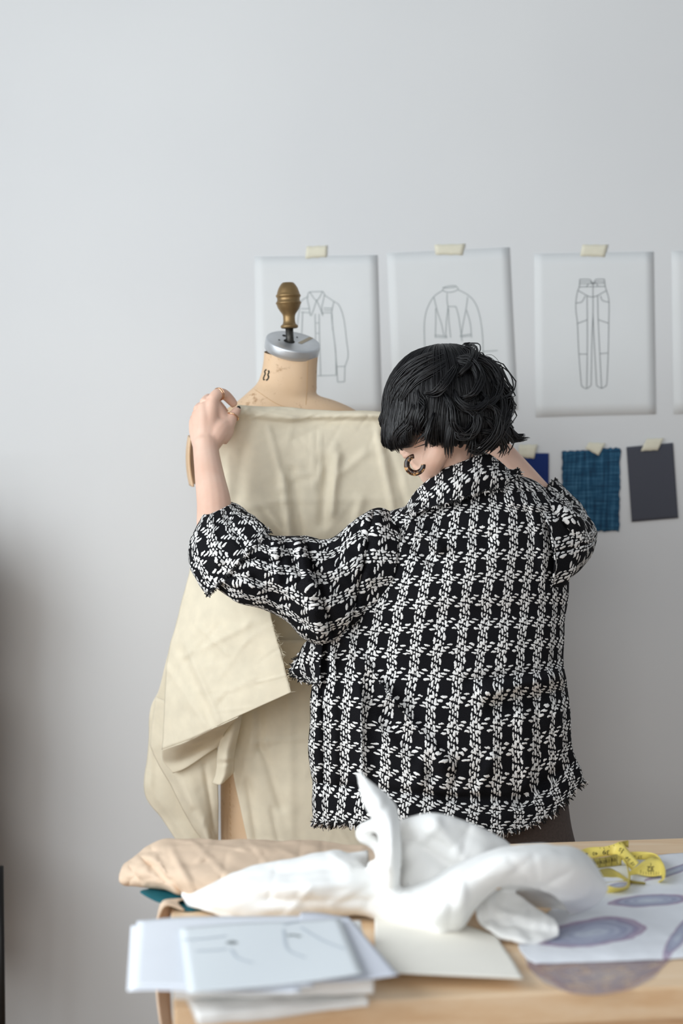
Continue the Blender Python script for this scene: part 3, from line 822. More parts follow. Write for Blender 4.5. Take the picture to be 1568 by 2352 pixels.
pan = pix([
    [(605, 1470, 3.262), (640, 1470, 3.256), (700, 1470, 3.245), (770, 1470, 3.233), (850, 1470, 3.219)],
    [(565, 1600, 3.275), (620, 1600, 3.259), (690, 1600, 3.247), (770, 1600, 3.233), (850, 1600, 3.219)],
    [(543, 1690, 3.279), (600, 1690, 3.263), (690, 1690, 3.247), (770, 1690, 3.233), (850, 1690, 3.219)],
    [(535, 1762, 3.280), (600, 1762, 3.263), (690, 1762, 3.247), (770, 1762, 3.233), (850, 1762, 3.219)],
    [(551, 1850, 3.277), (610, 1850, 3.261), (690, 1850, 3.247), (770, 1850, 3.233), (850, 1850, 3.219)],
    [(569, 1935, 3.274), (625, 1935, 3.258), (700, 1935, 3.245), (775, 1935, 3.232), (850, 1935, 3.219)],
    [(585, 2020, 3.271), (640, 2020, 3.256), (710, 2020, 3.243), (780, 2020, 3.231), (850, 2020, 3.219)]])
G = surf(pan, 60, 80)
G = folds(G, [(598, 1640, 600, 1720, 9, -.006), (580, 1640, 575, 1720, 8, .004), (604, 1720, 645, 1850, 10, -.007), (570, 1800, 590, 1930, 9, -.007), (580, 1706, 700, 1696, 4, .003), (625, 1860, 640, 1930, 8, -.005), (664, 1600, 668, 1900, 12, .004), (610, 1700, 605, 1720, 5, .006)])
G = crumple(creases(G, 26, 6), .0035, 9, 12)
panel = sheet('front_muslin', G, M['muslin'], None)
tag(panel, 'straight cream muslin panel pinned down the front of the dress form beside the jacket', 'fabric')

# ------------------------------------------------------------------ person
person = empty('person', (at(1140, 1850, 3.05)[0], 3.06, 0))
tag(person, 'person in tweed jacket seen from behind pinning cloth on the dress form', 'person')
HY = 2.98
C0 = np.array(at(1020, 955, HY))
Fv = np.array([-.824, .476, -.309]); Fv /= np.linalg.norm(Fv)
Uv = np.array([-.268, .155, .951]); Uv -= Fv * (Uv @ Fv); Uv /= np.linalg.norm(Uv)
Rv = np.cross(Fv, Uv)
HA = np.array([Fv, Rv, Uv])
def hd(f, r, u): return C0 + Fv * f + Rv * r + Uv * u
def pt(*a): return list(at(a[0], a[1], a[2]))
FS = 1.9
def jf(G, L): return folds(G, [(a, b, c_, d, w, m * FS) for a, b, c_, d, w, m in L])
def limb(L, n=24, sides=16):
    return tube([pt(*p) for p in L], [p[3] for p in L], sides, n)
P = []
# head
P += [ball(hd(-.005, 0, .01), (.092, .073, .088), HA), ball(hd(.035, 0, -.035), (.058, .058, .075), HA), ball(hd(.062, 0, -.088), (.028, .030, .024), HA),
      tube([hd(.082, 0, -.005), hd(.096, 0, -.03), hd(.107, 0, -.047)], [.009, .011, .012], 10, 8), ball(hd(.097, .011, -.05), (.010, .008, .007), HA), ball(hd(.097, -.011, -.05), (.010, .008, .007), HA),
      ball(hd(.087, 0, -.068), (.010, .022, .005), HA), ball(hd(.086, 0, -.077), (.010, .019, .006), HA), ball(hd(.08, 0, .012), (.014, .05, .012), HA),
      ball(hd(.055, .045, -.035), (.03, .022, .022), HA), ball(hd(.055, -.045, -.035), (.03, .022, .022), HA)]
for s in (-1, 1):
    P += [ball(hd(-.005, s * .075, -.022), (.016, .008, .030), HA), ball(hd(.0, s * .074, -.048), (.009, .006, .012), HA)]
# jaw side that shows below the hair, chin
P += [tube([hd(-.005, -.052, -.055), hd(.03, -.045, -.085), hd(.062, -.012, -.105)], [.024, .022, .020], 12, 10), tube([hd(-.005, .052, -.055), hd(.03, .045, -.085), hd(.062, .012, -.105)], [.024, .022, .020], 12, 10)]
# neck and trunk
P += [limb([(1022, 1010, 2.985, .052), (1040, 1075, 3.0, .053), (1068, 1150, 3.03, .062), (1075, 1230, 3.045, .07)]),
      ball(at(1075, 1290, 3.04), (.155, .072, .12)), ball(at(1095, 1480, 3.04), (.14, .075, .17)), ball(at(1125, 1690, 3.045), (.13, .07, .17)), ball(at(1147, 1850, 3.06), (.125, .075, .11))]
# arms
P += [limb([(960, 1265, 3.03, .065), (880, 1282, 3.02, .056), (760, 1320, 3.0, .048), (620, 1318, 2.99, .041), (520, 1278, 3.0, .038), (496, 1225, 3.03, .0375), (491, 1155, 3.075, .035), (482, 1100, 3.11, .031), (474, 1045, 3.15, .0275), (472, 1015, 3.165, .0275)], 60),
      limb([(1160, 1250, 3.03, .065), (1235, 1250, 3.06, .055), (1285, 1232, 3.14, .042), (1265, 1180, 3.20, .036), (1212, 1110, 3.215, .030), (1150, 1037, 3.235, .0265), (1085, 962, 3.25, .0235), (1062, 938, 3.255, .0235)], 60)]
# left hand: palm fans from the wrist to four knuckles, then bent fingers and a thumb
def fan(L): return limb(L, 16, 12)
P += [fan([(474, 1020, 3.165, .025), (482, 968, 3.175, .0185), (488, 920, 3.182, .0132)]), fan([(470, 1020, 3.165, .025), (470, 965, 3.175, .019), (467, 928, 3.186, .0130)]),
      fan([(467, 1020, 3.167, .022), (459, 975, 3.18, .018), (453, 944, 3.190, .0126)]), fan([(463, 1022, 3.17, .02), (451, 990, 3.185, .0160), (446, 962, 3.196, .0116)]),
      fan([(484, 1018, 3.167, .022), (502, 990, 3.176, .0235), (522, 972, 3.19, .0175)]), fan([(492, 930, 3.188, .0135), (503, 948, 3.192, .0155), (514, 970, 3.192, .0165), (518, 988, 3.188, .0185), (504, 1008, 3.178, .019)])]
P += [fan([(488, 920, 3.182, .0135), (497, 907, 3.188, .0126), (507, 904, 3.198, .0122), (518, 908, 3.21, .0114), (531, 921, 3.221, .0102), (540, 932, 3.226, .0082)]),
      fan([(467, 926, 3.186, .0105), (478, 914, 3.205, .0095), (492, 918, 3.23, .0088), (508, 934, 3.244, .008), (520, 948, 3.246, .0065)]),
      fan([(452, 942, 3.192, .010), (462, 932, 3.212, .009), (478, 942, 3.238, .0083), (495, 958, 3.246, .0075), (505, 968, 3.244, .006)]),
      fan([(444, 962, 3.198, .0092), (452, 956, 3.218, .008), (468, 966, 3.238, .0072), (484, 978, 3.242, .006)]),
      fan([(508, 992, 3.178, .0175), (524, 974, 3.186, .0150), (534, 957, 3.196, .0118), (542, 945, 3.203, .0098), (547, 937, 3.208, .0072)])]
# right hand behind the head, holding the other end of the cloth
P += [fan([(1066, 944, 3.255, .022), (1045, 920, 3.255, .016), (1026, 902, 3.25, .0108)]), fan([(1064, 946, 3.258, .022), (1050, 910, 3.268, .015), (1036, 892, 3.268, .0108)]),
      fan([(1068, 946, 3.262, .02), (1058, 908, 3.282, .0145), (1048, 890, 3.285, .010)]), fan([(1072, 950, 3.265, .02), (1066, 915, 3.292, .013), (1060, 900, 3.298, .0095)]),
      fan([(1058, 950, 3.25, .018), (1035, 945, 3.24, .016), (1015, 942, 3.236, .0125), (1000, 944, 3.238, .0098), (988, 948, 3.242, .0075)]),
      fan([(1026, 902, 3.25, .0105), (1010, 905, 3.252, .0095), (1000, 922, 3.26, .0085), (992, 940, 3.266, .007)]), fan([(1036, 892, 3.268, .0105), (1018, 896, 3.278, .009), (1008, 918, 3.284, .0082), (1003, 938, 3.284, .0068)]),
      fan([(1048, 890, 3.285, .0098), (1030, 896, 3.296, .0085), (1022, 918, 3.30, .0078), (1020, 936, 3.298, .0064)]), fan([(1060, 900, 3.298, .009), (1046, 904, 3.308, .0075), (1038, 922, 3.31, .0068), (1036, 936, 3.308, .0058)])]
# legs and feet inside the trousers and shoes
hipx = at(1147, 1850, 3.06)[0]
for s in (-1, 1):
    x = hipx + s * .082
    P += [tube([(x * 1.0 - s * .01, 3.06, .76), (x, 3.06, .60), (x + s * .008, 3.05, .42), (x + s * .01, 3.07, .26), (x + s * .01, 3.075, .09)], [.062, .06, .05, .046, .034], 16, 30),
          tube([(x + s * .01, 3.06, .06), (x + s * .02, 3.13, .045), (x + s * .028, 3.22, .03)], [.036, .034, .022], 12, 12)]
body = remesh('body', P, .0032, M['skin'], None, 4); keep(body, person)
bt = bvh(body)
for s in (-1, 1):
    o = mesh('eye', *ball(hd(.076, s * .031, -.012), (.012, .012, .012), HA)[:2], M['eye']); keep(o, person)
    o2 = mesh('iris', *ball(hd(.0845, s * .031, -.014), (.0045, .0055, .0055), HA)[:2], M['nail']); keep(o2, person)
# thumb nail, dark polish, and rings
def nail(c, n, along, w, l):
    n = np.array(n, float); n /= np.linalg.norm(n); al = np.array(along, float); al -= n * (al @ n); al /= np.linalg.norm(al)
    return ball(c, (l, w, .0022), np.array([al, np.cross(n, al), n]), 16, 8)
o = mesh('thumb_nail', *nail(np.array(at(546.5, 940, 3.2015)), (.45, -.8, .1), np.array(at(549, 934, 3.207)) - np.array(at(544, 944, 3.203)), .0052, .0082)[:2], M['nail']); keep(o, person)
def ring(name, c, axis, r, w, wob=0):
    ax = np.array(axis, float); ax /= np.linalg.norm(ax)
    a = np.cross(ax, [0, 1, .2]); a /= np.linalg.norm(a); b = np.cross(ax, a)
    th = np.linspace(0, 2 * math.pi, 40)
    L = [np.array(c) + r * (math.cos(t) * a + math.sin(t) * b) + ax * wob * math.sin(t * 2) for t in th]
    o = mesh(name, *tube(L, [w] * 40, 8, None, False)[:2], M['gold']); keep(o, person); return o
A_ = np.array
ring('ring', at(502, 905.5, 3.193), A_(at(511, 905, 3.201)) - A_(at(493, 912, 3.185)), .0131, .0012)
ring('ring', at(505, 904.5, 3.195), A_(at(512, 905, 3.202)) - A_(at(495, 910, 3.186)) + A_([0, 0, 0.002]), .0130, .0009, .0008)
ring('ring', at(534, 957, 3.195), A_(at(541, 945, 3.202)) - A_(at(529, 970, 3.188)), .0130, .0016)

# ------------------------------------------------------------------ trousers and shoes
tp = []
hz = 1850
def legring(z, cx, w, d, cy=3.06): 
    return [np.array([cx + w * math.copysign(abs(math.cos(t)) ** .85, math.cos(t)), cy + d * math.copysign(abs(math.sin(t)) ** .85, math.sin(t)), z]) for t in np.linspace(0, 2 * math.pi, 20, endpoint=False)]
zz = lambda py, Y=3.0: at(1200, py, Y)[2]
top = surf([legring(.80, hipx, .132, .10), legring(.72, hipx, .142, .108), legring(.66, hipx + .004, .152, .112), legring(.60, hipx + .006, .160, .108)], 48, 14, True)
tp.append(gpart(top))
for s in (-1, 1):
    cx = hipx + s * .080 + .006
    tp.append(gpart(surf([legring(.66, cx, .078, .106), legring(.58, cx + s * .003, .083, .104), legring(.40, cx + s * .008, .088, .098, 3.07), legring(.2, cx + s * .012, .092, .098, 3.075), legring(.05, cx + s * .012, .094, .10, 3.075)], 36, 30, True)))
v, f, u = merge(tp)
o = mesh('trousers', v, f, M['trouser'], None, True, u); keep(o, person); solid(o, .002)
sm = np.array([at(1178, 1880, 2.93), at(1178, 1945, 2.94)])
for s in (-1, 1):
    x = hipx + s * .09
    o = mesh('shoe', *tube([(x, 3.02, .035), (x + s * .004, 3.09, .05), (x + s * .012, 3.18, .038), (x + s * .02, 3.27, .028)], [.036, .042, .040, .022], 16, 16, True, .8)[:2], M['shoe']); keep(o, person)

# ------------------------------------------------------------------ jacket
SH = np.pi / 6
back = [
    # back columns left->right in picture pixels, depth centre, half depth
    ([(719, 1888), (790, 1889), (900, 1896), (1020, 1908), (1150, 1912), (1262, 1872), (1338, 1796)], 3.03, .165),
    ([(719, 1845), (795, 1848), (905, 1858), (1025, 1872), (1150, 1876), (1258, 1840), (1332, 1770)], 3.03, .160),
    ([(722, 1800), (800, 1806), (910, 1818), (1030, 1838), (1150, 1840), (1250, 1808), (1318, 1742)], 3.03, .148),
    ([(714, 1720), (800, 1722), (910, 1735), (1030, 1745), (1150, 1735), (1245, 1705), (1307, 1670)], 3.03, .148),
    ([(717, 1640), (805, 1640), (915, 1640), (1035, 1640), (1150, 1625), (1245, 1605), (1298, 1590)], 3.03, .140),
    ([(720, 1560), (812, 1555), (925, 1550), (1045, 1548), (1155, 1540), (1245, 1532), (1290, 1525)], 3.03, .130),
    ([(728, 1480), (822, 1470), (935, 1460), (1055, 1455), (1165, 1450), (1250, 1445), (1291, 1440)], 3.035, .132),
    ([(775, 1400), (845, 1385), (950, 1372), (1065, 1365), (1175, 1362), (1258, 1360), (1302, 1360)], 3.035, .135),
    ([(825, 1310), (878, 1295), (968, 1282), (1075, 1275), (1185, 1270), (1265, 1268), (1306, 1275)], 3.04, .135),
    ([(850, 1235), (905, 1218), (985, 1205), (1082, 1195), (1185, 1190), (1260, 1190), (1300, 1205)], 3.045, .125),
    ([(878, 1185), (925, 1172), (1000, 1160), (1086, 1150), (1175, 1146), (1238, 1148), (1266, 1160)], 3.045, .105),
    ([(915, 1168), (950, 1152), (1015, 1135), (1088, 1120), (1160, 1112), (1208, 1112), (1228, 1120)], 3.045, .085),
    ([(940, 1150), (968, 1128), (1020, 1106), (1085, 1090), (1135, 1086), (1168, 1092), (1180, 1102)], 3.04, .072)]
ctrl = []
for cols, Yc, b in back:
    ring_ = []
    for i, (x, y) in enumerate(cols):
        th = math.pi * i / 6
        ring_.append(at(x, y, Yc - b * math.sin(th) ** .8 if i not in (0, 6) else Yc))
    L, R = np.array(cols[0], float), np.array(cols[-1], float)
    for k in range(1, 6):
        th = math.pi * k / 6
        t = (1 - math.cos(th)) / 2
        p = R * (1 - t) + L * t
        drop = 22 if Yc == 3.03 and b == .165 else 8
        ring_.append(at(p[0], p[1] + drop * math.sin(th), Yc + b * .8 * math.sin(th)))
    ctrl.append(ring_)
G = surf(ctrl, 220, 240, True)
uv = guv(G)
G = jf(G, [(792, 1470, 905, 1612, 11, .012), (890, 1590, 1015, 1748, 11, .012), (775, 1490, 890, 1650, 16, -.010), (880, 1640, 990, 1775, 16, -.009),
              (1120, 1588, 1300, 1548, 13, .014), (1130, 1625, 1300, 1585, 18, -.012), (1080, 1560, 1240, 1545, 12, -.006),
              (740, 1500, 745, 1780, 9, -.012), (765, 1500, 768, 1780, 10, .008), (850, 1560, 860, 1780, 12, -.007), (826, 1560, 830, 1780, 10, .007),
              (1225, 1620, 1250, 1800, 14, -.008), (1195, 1640, 1215, 1800, 14, .006), (1275, 1640, 1290, 1760, 9, .007),
              (935, 1195, 1010, 1260, 14, .011), (915, 1215, 1000, 1290, 14, -.010), (1000, 1190, 1120, 1240, 18, -.006), (1170, 1150, 1260, 1165, 12, .007), (1190, 1130, 1270, 1140, 9, -.008),
              (1255, 1150, 1290, 1290, 10, -.008), (1225, 1160, 1255, 1330, 12, .006), (1280, 1390, 1270, 1520, 10, -.008), (1010, 1420, 1250, 1400, 30, -.004),
              (722, 1796, 1030, 1832, 9, -.007), (1030, 1832, 1200, 1836, 9, -.007), (1200, 1836, 1320, 1746, 9, -.007), (1100, 1820, 1130, 1740, 12, .006), (960, 1800, 975, 1720, 12, .006), (1040, 1810, 1050, 1745, 10, -.006)])
G = crumple(G, .010, 7, 21, 2)
JP = [(G.reshape(-1, 3), gfaces(*G.shape[:2]), uv)]
hem = G[0].copy()
# left sleeve: upper and lower outline, depth centre, half depth
sl = [((915, 1200), (890, 1400), 3.03, .095), ((868, 1172), (815, 1440), 3.02, .10), ((820, 1190), (750, 1475), 3.01, .10), ((758, 1233), (702, 1464), 3.0, .092), ((700, 1234), (645, 1426), 2.995, .085), ((648, 1238), (592, 1401), 2.99, .08),
      ((606, 1228), (536, 1380), 2.99, .076), ((580, 1208), (485, 1350), 3.0, .07), ((555, 1190), (456, 1305), 3.02, .066), ((538, 1175), (456, 1240), 3.045, .058), ((528, 1172), (466, 1196), 3.06, .05)]
ctrl = []
for t_, b_, Y, d in sl:
    a_, c_ = np.array(at(*t_, Y)), np.array(at(*b_, Y))
    m_, h_ = (a_ + c_) / 2, (a_ - c_) / 2
    # start of the ring sits on the far side so that the seam is hidden
    ctrl.append([m_ + h_ * math.sin(t) + np.array([0, d * math.cos(t), 0]) for t in np.linspace(0, 2 * math.pi, 14, endpoint=False)])
G = surf(ctrl, 110, 150, True)
uv = guv(G)
G = jf(G, [(700, 1245, 760, 1440, 9, -.013), (682, 1240, 735, 1440, 9, .010), (680, 1330, 850, 1460, 12, .009), (720, 1310, 850, 1400, 10, -.009), (745, 1236, 850, 1330, 12, .008), (755, 1255, 840, 1370, 10, -.008), (600, 1300, 720, 1400, 14, .007), (590, 1330, 700, 1430, 10, -.006),
              (650, 1240, 690, 1330, 9, -.008), (630, 1240, 640, 1330, 9, .006), (810, 1195, 850, 1250, 10, -.006), (530, 1280, 640, 1290, 9, -.007), (500, 1330, 600, 1350, 9, .006), (858, 1180, 835, 1300, 6, -.010), (835, 1300, 800, 1450, 6, -.010)])
G = crumple(G, .012, 9, 33, 2)
JP.append((G.reshape(-1, 3), gfaces(*G.shape[:2]), uv + (.013, .02)))
# right sleeve
rs = cr(np.array([pt(1195, 1262, 3.03) + [.104], pt(1245, 1252, 3.06) + [.094], pt(1288, 1240, 3.13) + [.070], pt(1292, 1212, 3.19) + [.062], pt(1266, 1172, 3.215) + [.054], pt(1236, 1134, 3.22) + [.047]]), 70)
v, f, _ = tube(rs[:, :3], rs[:, 3], 48, None, False)
G = v.reshape(70, 48, 3); G = np.concatenate([G, G[:, :1]], 1)
uv = guv(G)
G = jf(G, [(1225, 1130, 1330, 1200, 8, .007), (1240, 1150, 1330, 1240, 8, -.008), (1300, 1190, 1350, 1260, 7, .006), (1290, 1200, 1330, 1300, 8, -.006)])
G = crumple(G, .010, 10, 41, 2)
JP.append((G.reshape(-1, 3), gfaces(*G.shape[:2]), uv + (.01, .006)))
rend = G[-1].copy()
v, f, u = merge(JP)
jacket = mesh('jacket', v, f, M['tweed'], None, True, u); keep(jacket, person); solid(jacket, .003)
jacket['label'] = 'black and white checked tweed jacket with frayed edges'
# front edge showing past the left side
fr = pix([[(742, 1462, 3.0), (712, 1470, 3.04), (697, 1482, 3.07), (690, 1500, 3.09)],
          [(738, 1500, 3.0), (704, 1500, 3.04), (686, 1512, 3.07), (674, 1530, 3.09)],
          [(735, 1530, 3.0), (708, 1535, 3.04), (684, 1542, 3.07), (669, 1546, 3.09)],
          [(735, 1570, 3.0), (716, 1566, 3.04), (700, 1560, 3.07), (690, 1557, 3.085)]])
G = surf(fr, 26, 26); uvf = guv(G)
o = mesh('front_edge', G.reshape(-1, 3), gfaces(26, 26), M['tweed'], jacket, True, uvf * 1.0 + (.02, .02)); solid(o, .003)
fred = np.concatenate([G[:, -1], G[-1]])
# collar
ctop = [(922, 1186, 2.985), (945, 1146, 2.965), (975, 1112, 2.95), (1020, 1080, 2.94), (1072, 1059, 2.94), (1112, 1047, 2.95), (1142, 1062, 2.965), (1168, 1080, 2.99), (1190, 1080, 3.01)]
cbot = [(928, 1196, 2.975), (950, 1180, 2.945), (985, 1166, 2.925), (1022, 1156, 2.915), (1066, 1140, 2.91), (1108, 1130, 2.92), (1142, 1122, 2.94), (1166, 1118, 2.965), (1184, 1116, 2.99)]
ct_, cb_ = np.array(pix([ctop])[0]), np.array(pix([cbot])[0])
mid_ = ct_ * .5 + cb_ * .5 + np.array([0, -.016, 0])
inn = ct_ + np.array([.004, .030, -.022])
G = surf([inn, ct_ + np.array([0, .010, .0]), ct_ * .8 + cb_ * .2 + np.array([0, -.006, 0]), mid_, cb_], 90, 50)
uv = guv(G)
G = crumple(G, .005, 12, 51, 2)
collar = mesh('collar', G.reshape(-1, 3), gfaces(*G.shape[:2]), M['tweed'], jacket, True, uv + (.016, .03)); solid(collar, .004)
cole = np.concatenate([G[-1], G[:, -1], G[:, -1]])
# turned back cuff
cu = [((612, 1222), (476, 1364), 2.995, .088), ((598, 1204), (446, 1325), 3.01, .088), ((568, 1178), (437, 1290), 3.03, .082), ((545, 1162), (447, 1232), 3.05, .07), ((531, 1159), (462, 1188), 3.062, .056), ((526, 1168), (468, 1194), 3.06, .05)]
ctrl = []
for t_, b_, Y, d in cu:
    a_, c_ = np.array(at(*t_, Y)), np.array(at(*b_, Y))
    m_, h_ = (a_ + c_) / 2, (a_ - c_) / 2
    ctrl.append([m_ + h_ * math.sin(t) + np.array([0, d * math.cos(t), 0]) for t in np.linspace(0, 2 * math.pi, 14, endpoint=False)])
G = surf(ctrl, 90, 50, True); uv = guv(G)
G = jf(G, [(480, 1180, 500, 1290, 8, .006), (520, 1180, 560, 1260, 8, -.006), (455, 1230, 480, 1340, 8, -.005)])
G = crumple(G, .009, 12, 61, 2)
cuff = mesh('cuff', G.reshape(-1, 3), gfaces(*G.shape[:2]), M['tweed'], jacket, True, uv + (.03, .0)); solid(cuff, .004)
cufe = G[0].copy()
# frayed yarn ends
M['yb'] = plain('black_yarn', rgb(20, 20, 22), .95); M['yw'] = plain('white_yarn', rgb(224, 221, 218), .95)
def fringe(name, line, dirf, n, parent, ln=(.008, .016), pw=.4, jit=.003):
    parts, fm = [], []
    line = np.array(line)
    s = np.linspace(0, len(line) - 1.001, n)
    for k, t in enumerate(s):
        i = int(t); p = line[i] * (1 - t + i) + line[i + 1] * (t - i) + rng.normal(0, jit * .4, 3)
        d = np.array(dirf(i, p), float) + rng.normal(0, .45, 3); d /= np.linalg.norm(d)
        l = random.uniform(*ln)
        q = p - d * .004
        grp = math.sin(k * .35) + random.uniform(-.9, .9)
        pr = tube([q, q + d * l * .6, q + d * l + rng.normal(0, .0016, 3)], [.0013, .0015, .0007], 5, 5)
        parts.append(pr); fm += [1 if grp > (1 - 2 * pw) else 0] * len(pr[1])
    v, f, _ = merge(parts)
    o = mesh(name, v, f, None, parent, True, None, [M['yb'], M['yw']], fm); o['kind'] = 'stuff'; return o
cen = hem.mean(0)
fringe('hem_fringe', hem, lambda i, p: (np.array([p[0] - cen[0], p[1] - cen[1], 0]) * 1.2 + np.array([0, 0, -.6])), 1100, jacket, (.008, .018), .4)
fringe('cuff_fringe', cufe, lambda i, p: (p - cufe.mean(0)) * 6 + np.array([.5, 0, -.6]), 420, jacket, (.006, .012), .3)
fringe('sleeve_fringe', rend, lambda i, p: (p - rend.mean(0)) * 8 + np.array([-.5, 0, .6]), 220, jacket, (.004, .009), .3)
fringe('collar_fringe', cole, lambda i, p: np.array([.5 if p[0] > at(1150, 1100, 2.95)[0] else -.1, -.3, -.5]), 420, jacket, (.005, .012), .4)
fringe('edge_fringe', fred, lambda i, p: np.array([-.7, .1, -.5]), 220, jacket, (.006, .014), .35)
# ------------------------------------------------------------------ hair
Hc = C0 + Uv * .020 - Fv * .010
pole = -.20 * Fv + .08 * Rv + .97 * Uv; pole /= np.linalg.norm(pole)
pf = Fv - pole * (Fv @ pole); pf /= np.linalg.norm(pf); pl = np.cross(pole, pf)          # pl: the left of the head
SA = np.array([.124, .100, .116])
SB = np.array([.106, .090, .116])
def keyed(ph, tab):
    ph = ph % 360
    for (a, va), (b, vb) in zip(tab, tab[1:]):
        if a <= ph <= b:
            t = (ph - a) / (b - a); t = t * t * (3 - 2 * t); return va * (1 - t) + vb * t
LEN = [(0, .040), (20, .045), (34, .050), (42, .060), (50, .122), (72, .126), (82, .066), (92, .085), (100, .130), (160, .130), (205, .115), (245, .095), (275, .085), (310, .065), (338, .05), (360, .04)]
CUR = [(0, -.02), (36, -.022), (48, -.016), (60, -.006), (80, -.014), (95, -.022), (110, -.03), (165, -.024), (195, .0), (222, .045), (265, .065), (300, .02), (345, -.008), (360, -.02)]
def hairpt(ph, s, lay, ln, cu, ph_off=0):
    """s 0..1 from crown to the end of a lock"""
    b = math.radians(ph)
    th_end = math.radians(92)
    arc = .19; tot = arc + ln
    q = s * tot
    if q < arc:
        th = .06 + (th_end - .06) * q / arc; dn = 0; t2 = 0
    else:
        th = th_end; dn = q - arc; t2 = dn / max(ln, 1e-6)
    d = math.cos(th) * pole + math.sin(th) * (math.cos(b) * pf + math.sin(b) * pl)
    loc = HA @ d
    sc_ = np.array([SA[0] if loc[0] > 0 else SB[0], SB[1] if loc[1] > 0 else SA[1], SA[2]])
    p = Hc + HA.T @ (loc * sc_ * (1 + lay))
    out = math.cos(b) * pf + math.sin(b) * pl; out[2] *= .2
    p = p + np.array([0, 0, -dn * (1 - .35 * t2 ** 3)]) + out * (cu * t2 ** 2.2 + .012 * math.sin(t2 * 2.6))
    return p
nt, ns = 120, 40
G = np.array([[hairpt(360 * k / nt, .0 + r / (ns - 1), -.06, keyed(360 * k / nt, LEN) * .92, keyed(360 * k / nt, CUR) - .006) for k in range(nt)] for r in range(ns)])
G = np.concatenate([G, G[:, :1]], 1)
hair = mesh('hair', G.reshape(-1, 3), gfaces(*G.shape[:2]), M['hairm'], None); solid(hair, .006, -1); keep(hair, person)
hair['label'] = 'short black bob with curled ends'
ht = bvh(hair)
parts = []
for lk in range(210):
    ph0 = (lk * 137.508) % 360; lay0 = random.uniform(.0, .05); wv = random.uniform(-6, 6); sl_ = random.uniform(.84, 1.05)
    if 108 < ph0 < 215 and random.random() < .5: lay0 += .03
    for st in range(15):
        ph = ph0 + rng.normal(0, 5); lay = lay0 + rng.normal(0, .008)
        ln = keyed(ph0, LEN) * sl_ * random.uniform(.94, 1.03); cu = keyed(ph0, CUR) + rng.normal(0, .003)
        L = []
        for s in np.linspace(random.uniform(.0, .05), 1, 16):
            cl = .8 * s ** 1.5; pp = ph * (1 - cl) + ph0 * cl + wv * math.sin(s * 5) * s
            L.append(hairpt(pp, s, lay * min(1, s * 4), ln, cu))
        r = random.uniform(.0008, .0014)
        parts.append(tube(L, [r * .6] + [r] * 13 + [r * .7, r * .3], 4))
v, f, _ = merge(parts)
locks = mesh('hair_strands', v, f, M['hairm'], hair); locks['kind'] = 'stuff'
# pinned curls on the back of the head
parts = []
def curl(pts, n=26, sp=.007, lift=.024, r=.0013):
    C = cr(np.array(pts, float), 16)
    for k in range(n):
        ox, oy, ol = rng.normal(0, sp * 1170 * .55), rng.normal(0, sp * 1170 * .55), lift * random.uniform(.25, 1.3)
        L = []
        for i, c in enumerate(C):
            e = math.sin(math.pi * min(1, max(0, (i + .5) / 16)))
            h = hit(ht, c[0] + ox * (.4 + .6 * e), c[1] + oy * (.4 + .6 * e), .002 + ol * (.35 + .65 * e))
            if h is not None: L.append(h)
        if len(L) > 5: parts.append(tube(L, [r * .4] + [r] * (len(L) - 2) + [r * .4], 5))
curl([(1048, 835), (1075, 848), (1090, 880), (1078, 912), (1056, 918)]); curl([(1060, 830), (1100, 850), (1122, 890), (1112, 930), (1085, 940)])
curl([(1075, 825), (1125, 850), (1148, 900), (1146, 950), (1120, 985), (1098, 990)]); curl([(1040, 900), (1050, 930), (1075, 945), (1100, 925), (1095, 905)])
curl([(1020, 905), (1035, 940), (1040, 975), (1065, 990), (1085, 965)]); curl([(1060, 940), (1082, 955), (1078, 985), (1052, 992), (1045, 975)])
curl([(1090, 930), (1120, 945), (1125, 985), (1100, 1015), (1075, 1020)]); curl([(1045, 850), (1030, 880), (1010, 905), (985, 908)], 14)
curl([(1000, 950), (985, 1000), (985, 1040), (1005, 1062)], 22); curl([(1040, 960), (1030, 1010), (1035, 1045), (1050, 1058)], 22); curl([(1080, 1000), (1075, 1030), (1090, 1055)], 18)
curl([(1050, 815), (1000, 825), (950, 850), (910, 890), (895, 930)], 26, .012, .006); curl([(1050, 820), (1010, 845), (960, 875), (925, 920)], 26, .012, .006)
curl([(1120, 880), (1135, 930), (1125, 990), (1110, 1030)], 20); curl([(955, 930), (940, 970), (915, 1005), (925, 1035), (950, 1030)], 22, .006, .006)
curl([(1085, 812), (1118, 830), (1138, 858), (1128, 880)], 20); curl([(1110, 840), (1140, 868), (1146, 905), (1128, 925)], 24, .006, .03); curl([(1060, 806), (1075, 822), (1070, 850), (1050, 870)], 18)
curl([(1125, 930), (1150, 960), (1168, 985), (1180, 998)], 24, .008, .012); curl([(1105, 960), (1130, 1000), (1140, 1020), (1120, 1040)], 20); curl([(965, 900), (975, 950), (965, 1000), (985, 1045)], 22, .007, .014)
v, f, _ = merge(parts)
o = mesh('hair_curls', v, f, M['hairm'], hair); o['kind'] = 'stuff'
parts = []
for k in range(26):
    a = random.uniform(1050, 1150); b = 800 + (a - 1050) * .45 + random.uniform(-4, 18)
    p = hit(ht, a, b + 14, .0)
    if p is None: continue
    d = np.array([random.uniform(-.2, .9), -.2, random.uniform(.3, 1)]); d /= np.linalg.norm(d); l = random.uniform(.012, .03)
    parts.append(tube([p, p + d * l * .6, p + d * l + np.array([.008, 0, -.004])], [.0005, .0005, .0003], 4, 8))
p = np.array(at(1098, 822, 2.95))
parts.append(tube([p, at(1118, 818, 2.95), at(1138, 832, 2.95), at(1148, 862, 2.95)], [.0005] * 4, 4, 20)); parts.append(tube([p, at(1128, 815, 2.95), at(1150, 838, 2.96), at(1160, 870, 2.97)], [.0004] * 4, 4, 20))
v, f, _ = merge(parts)
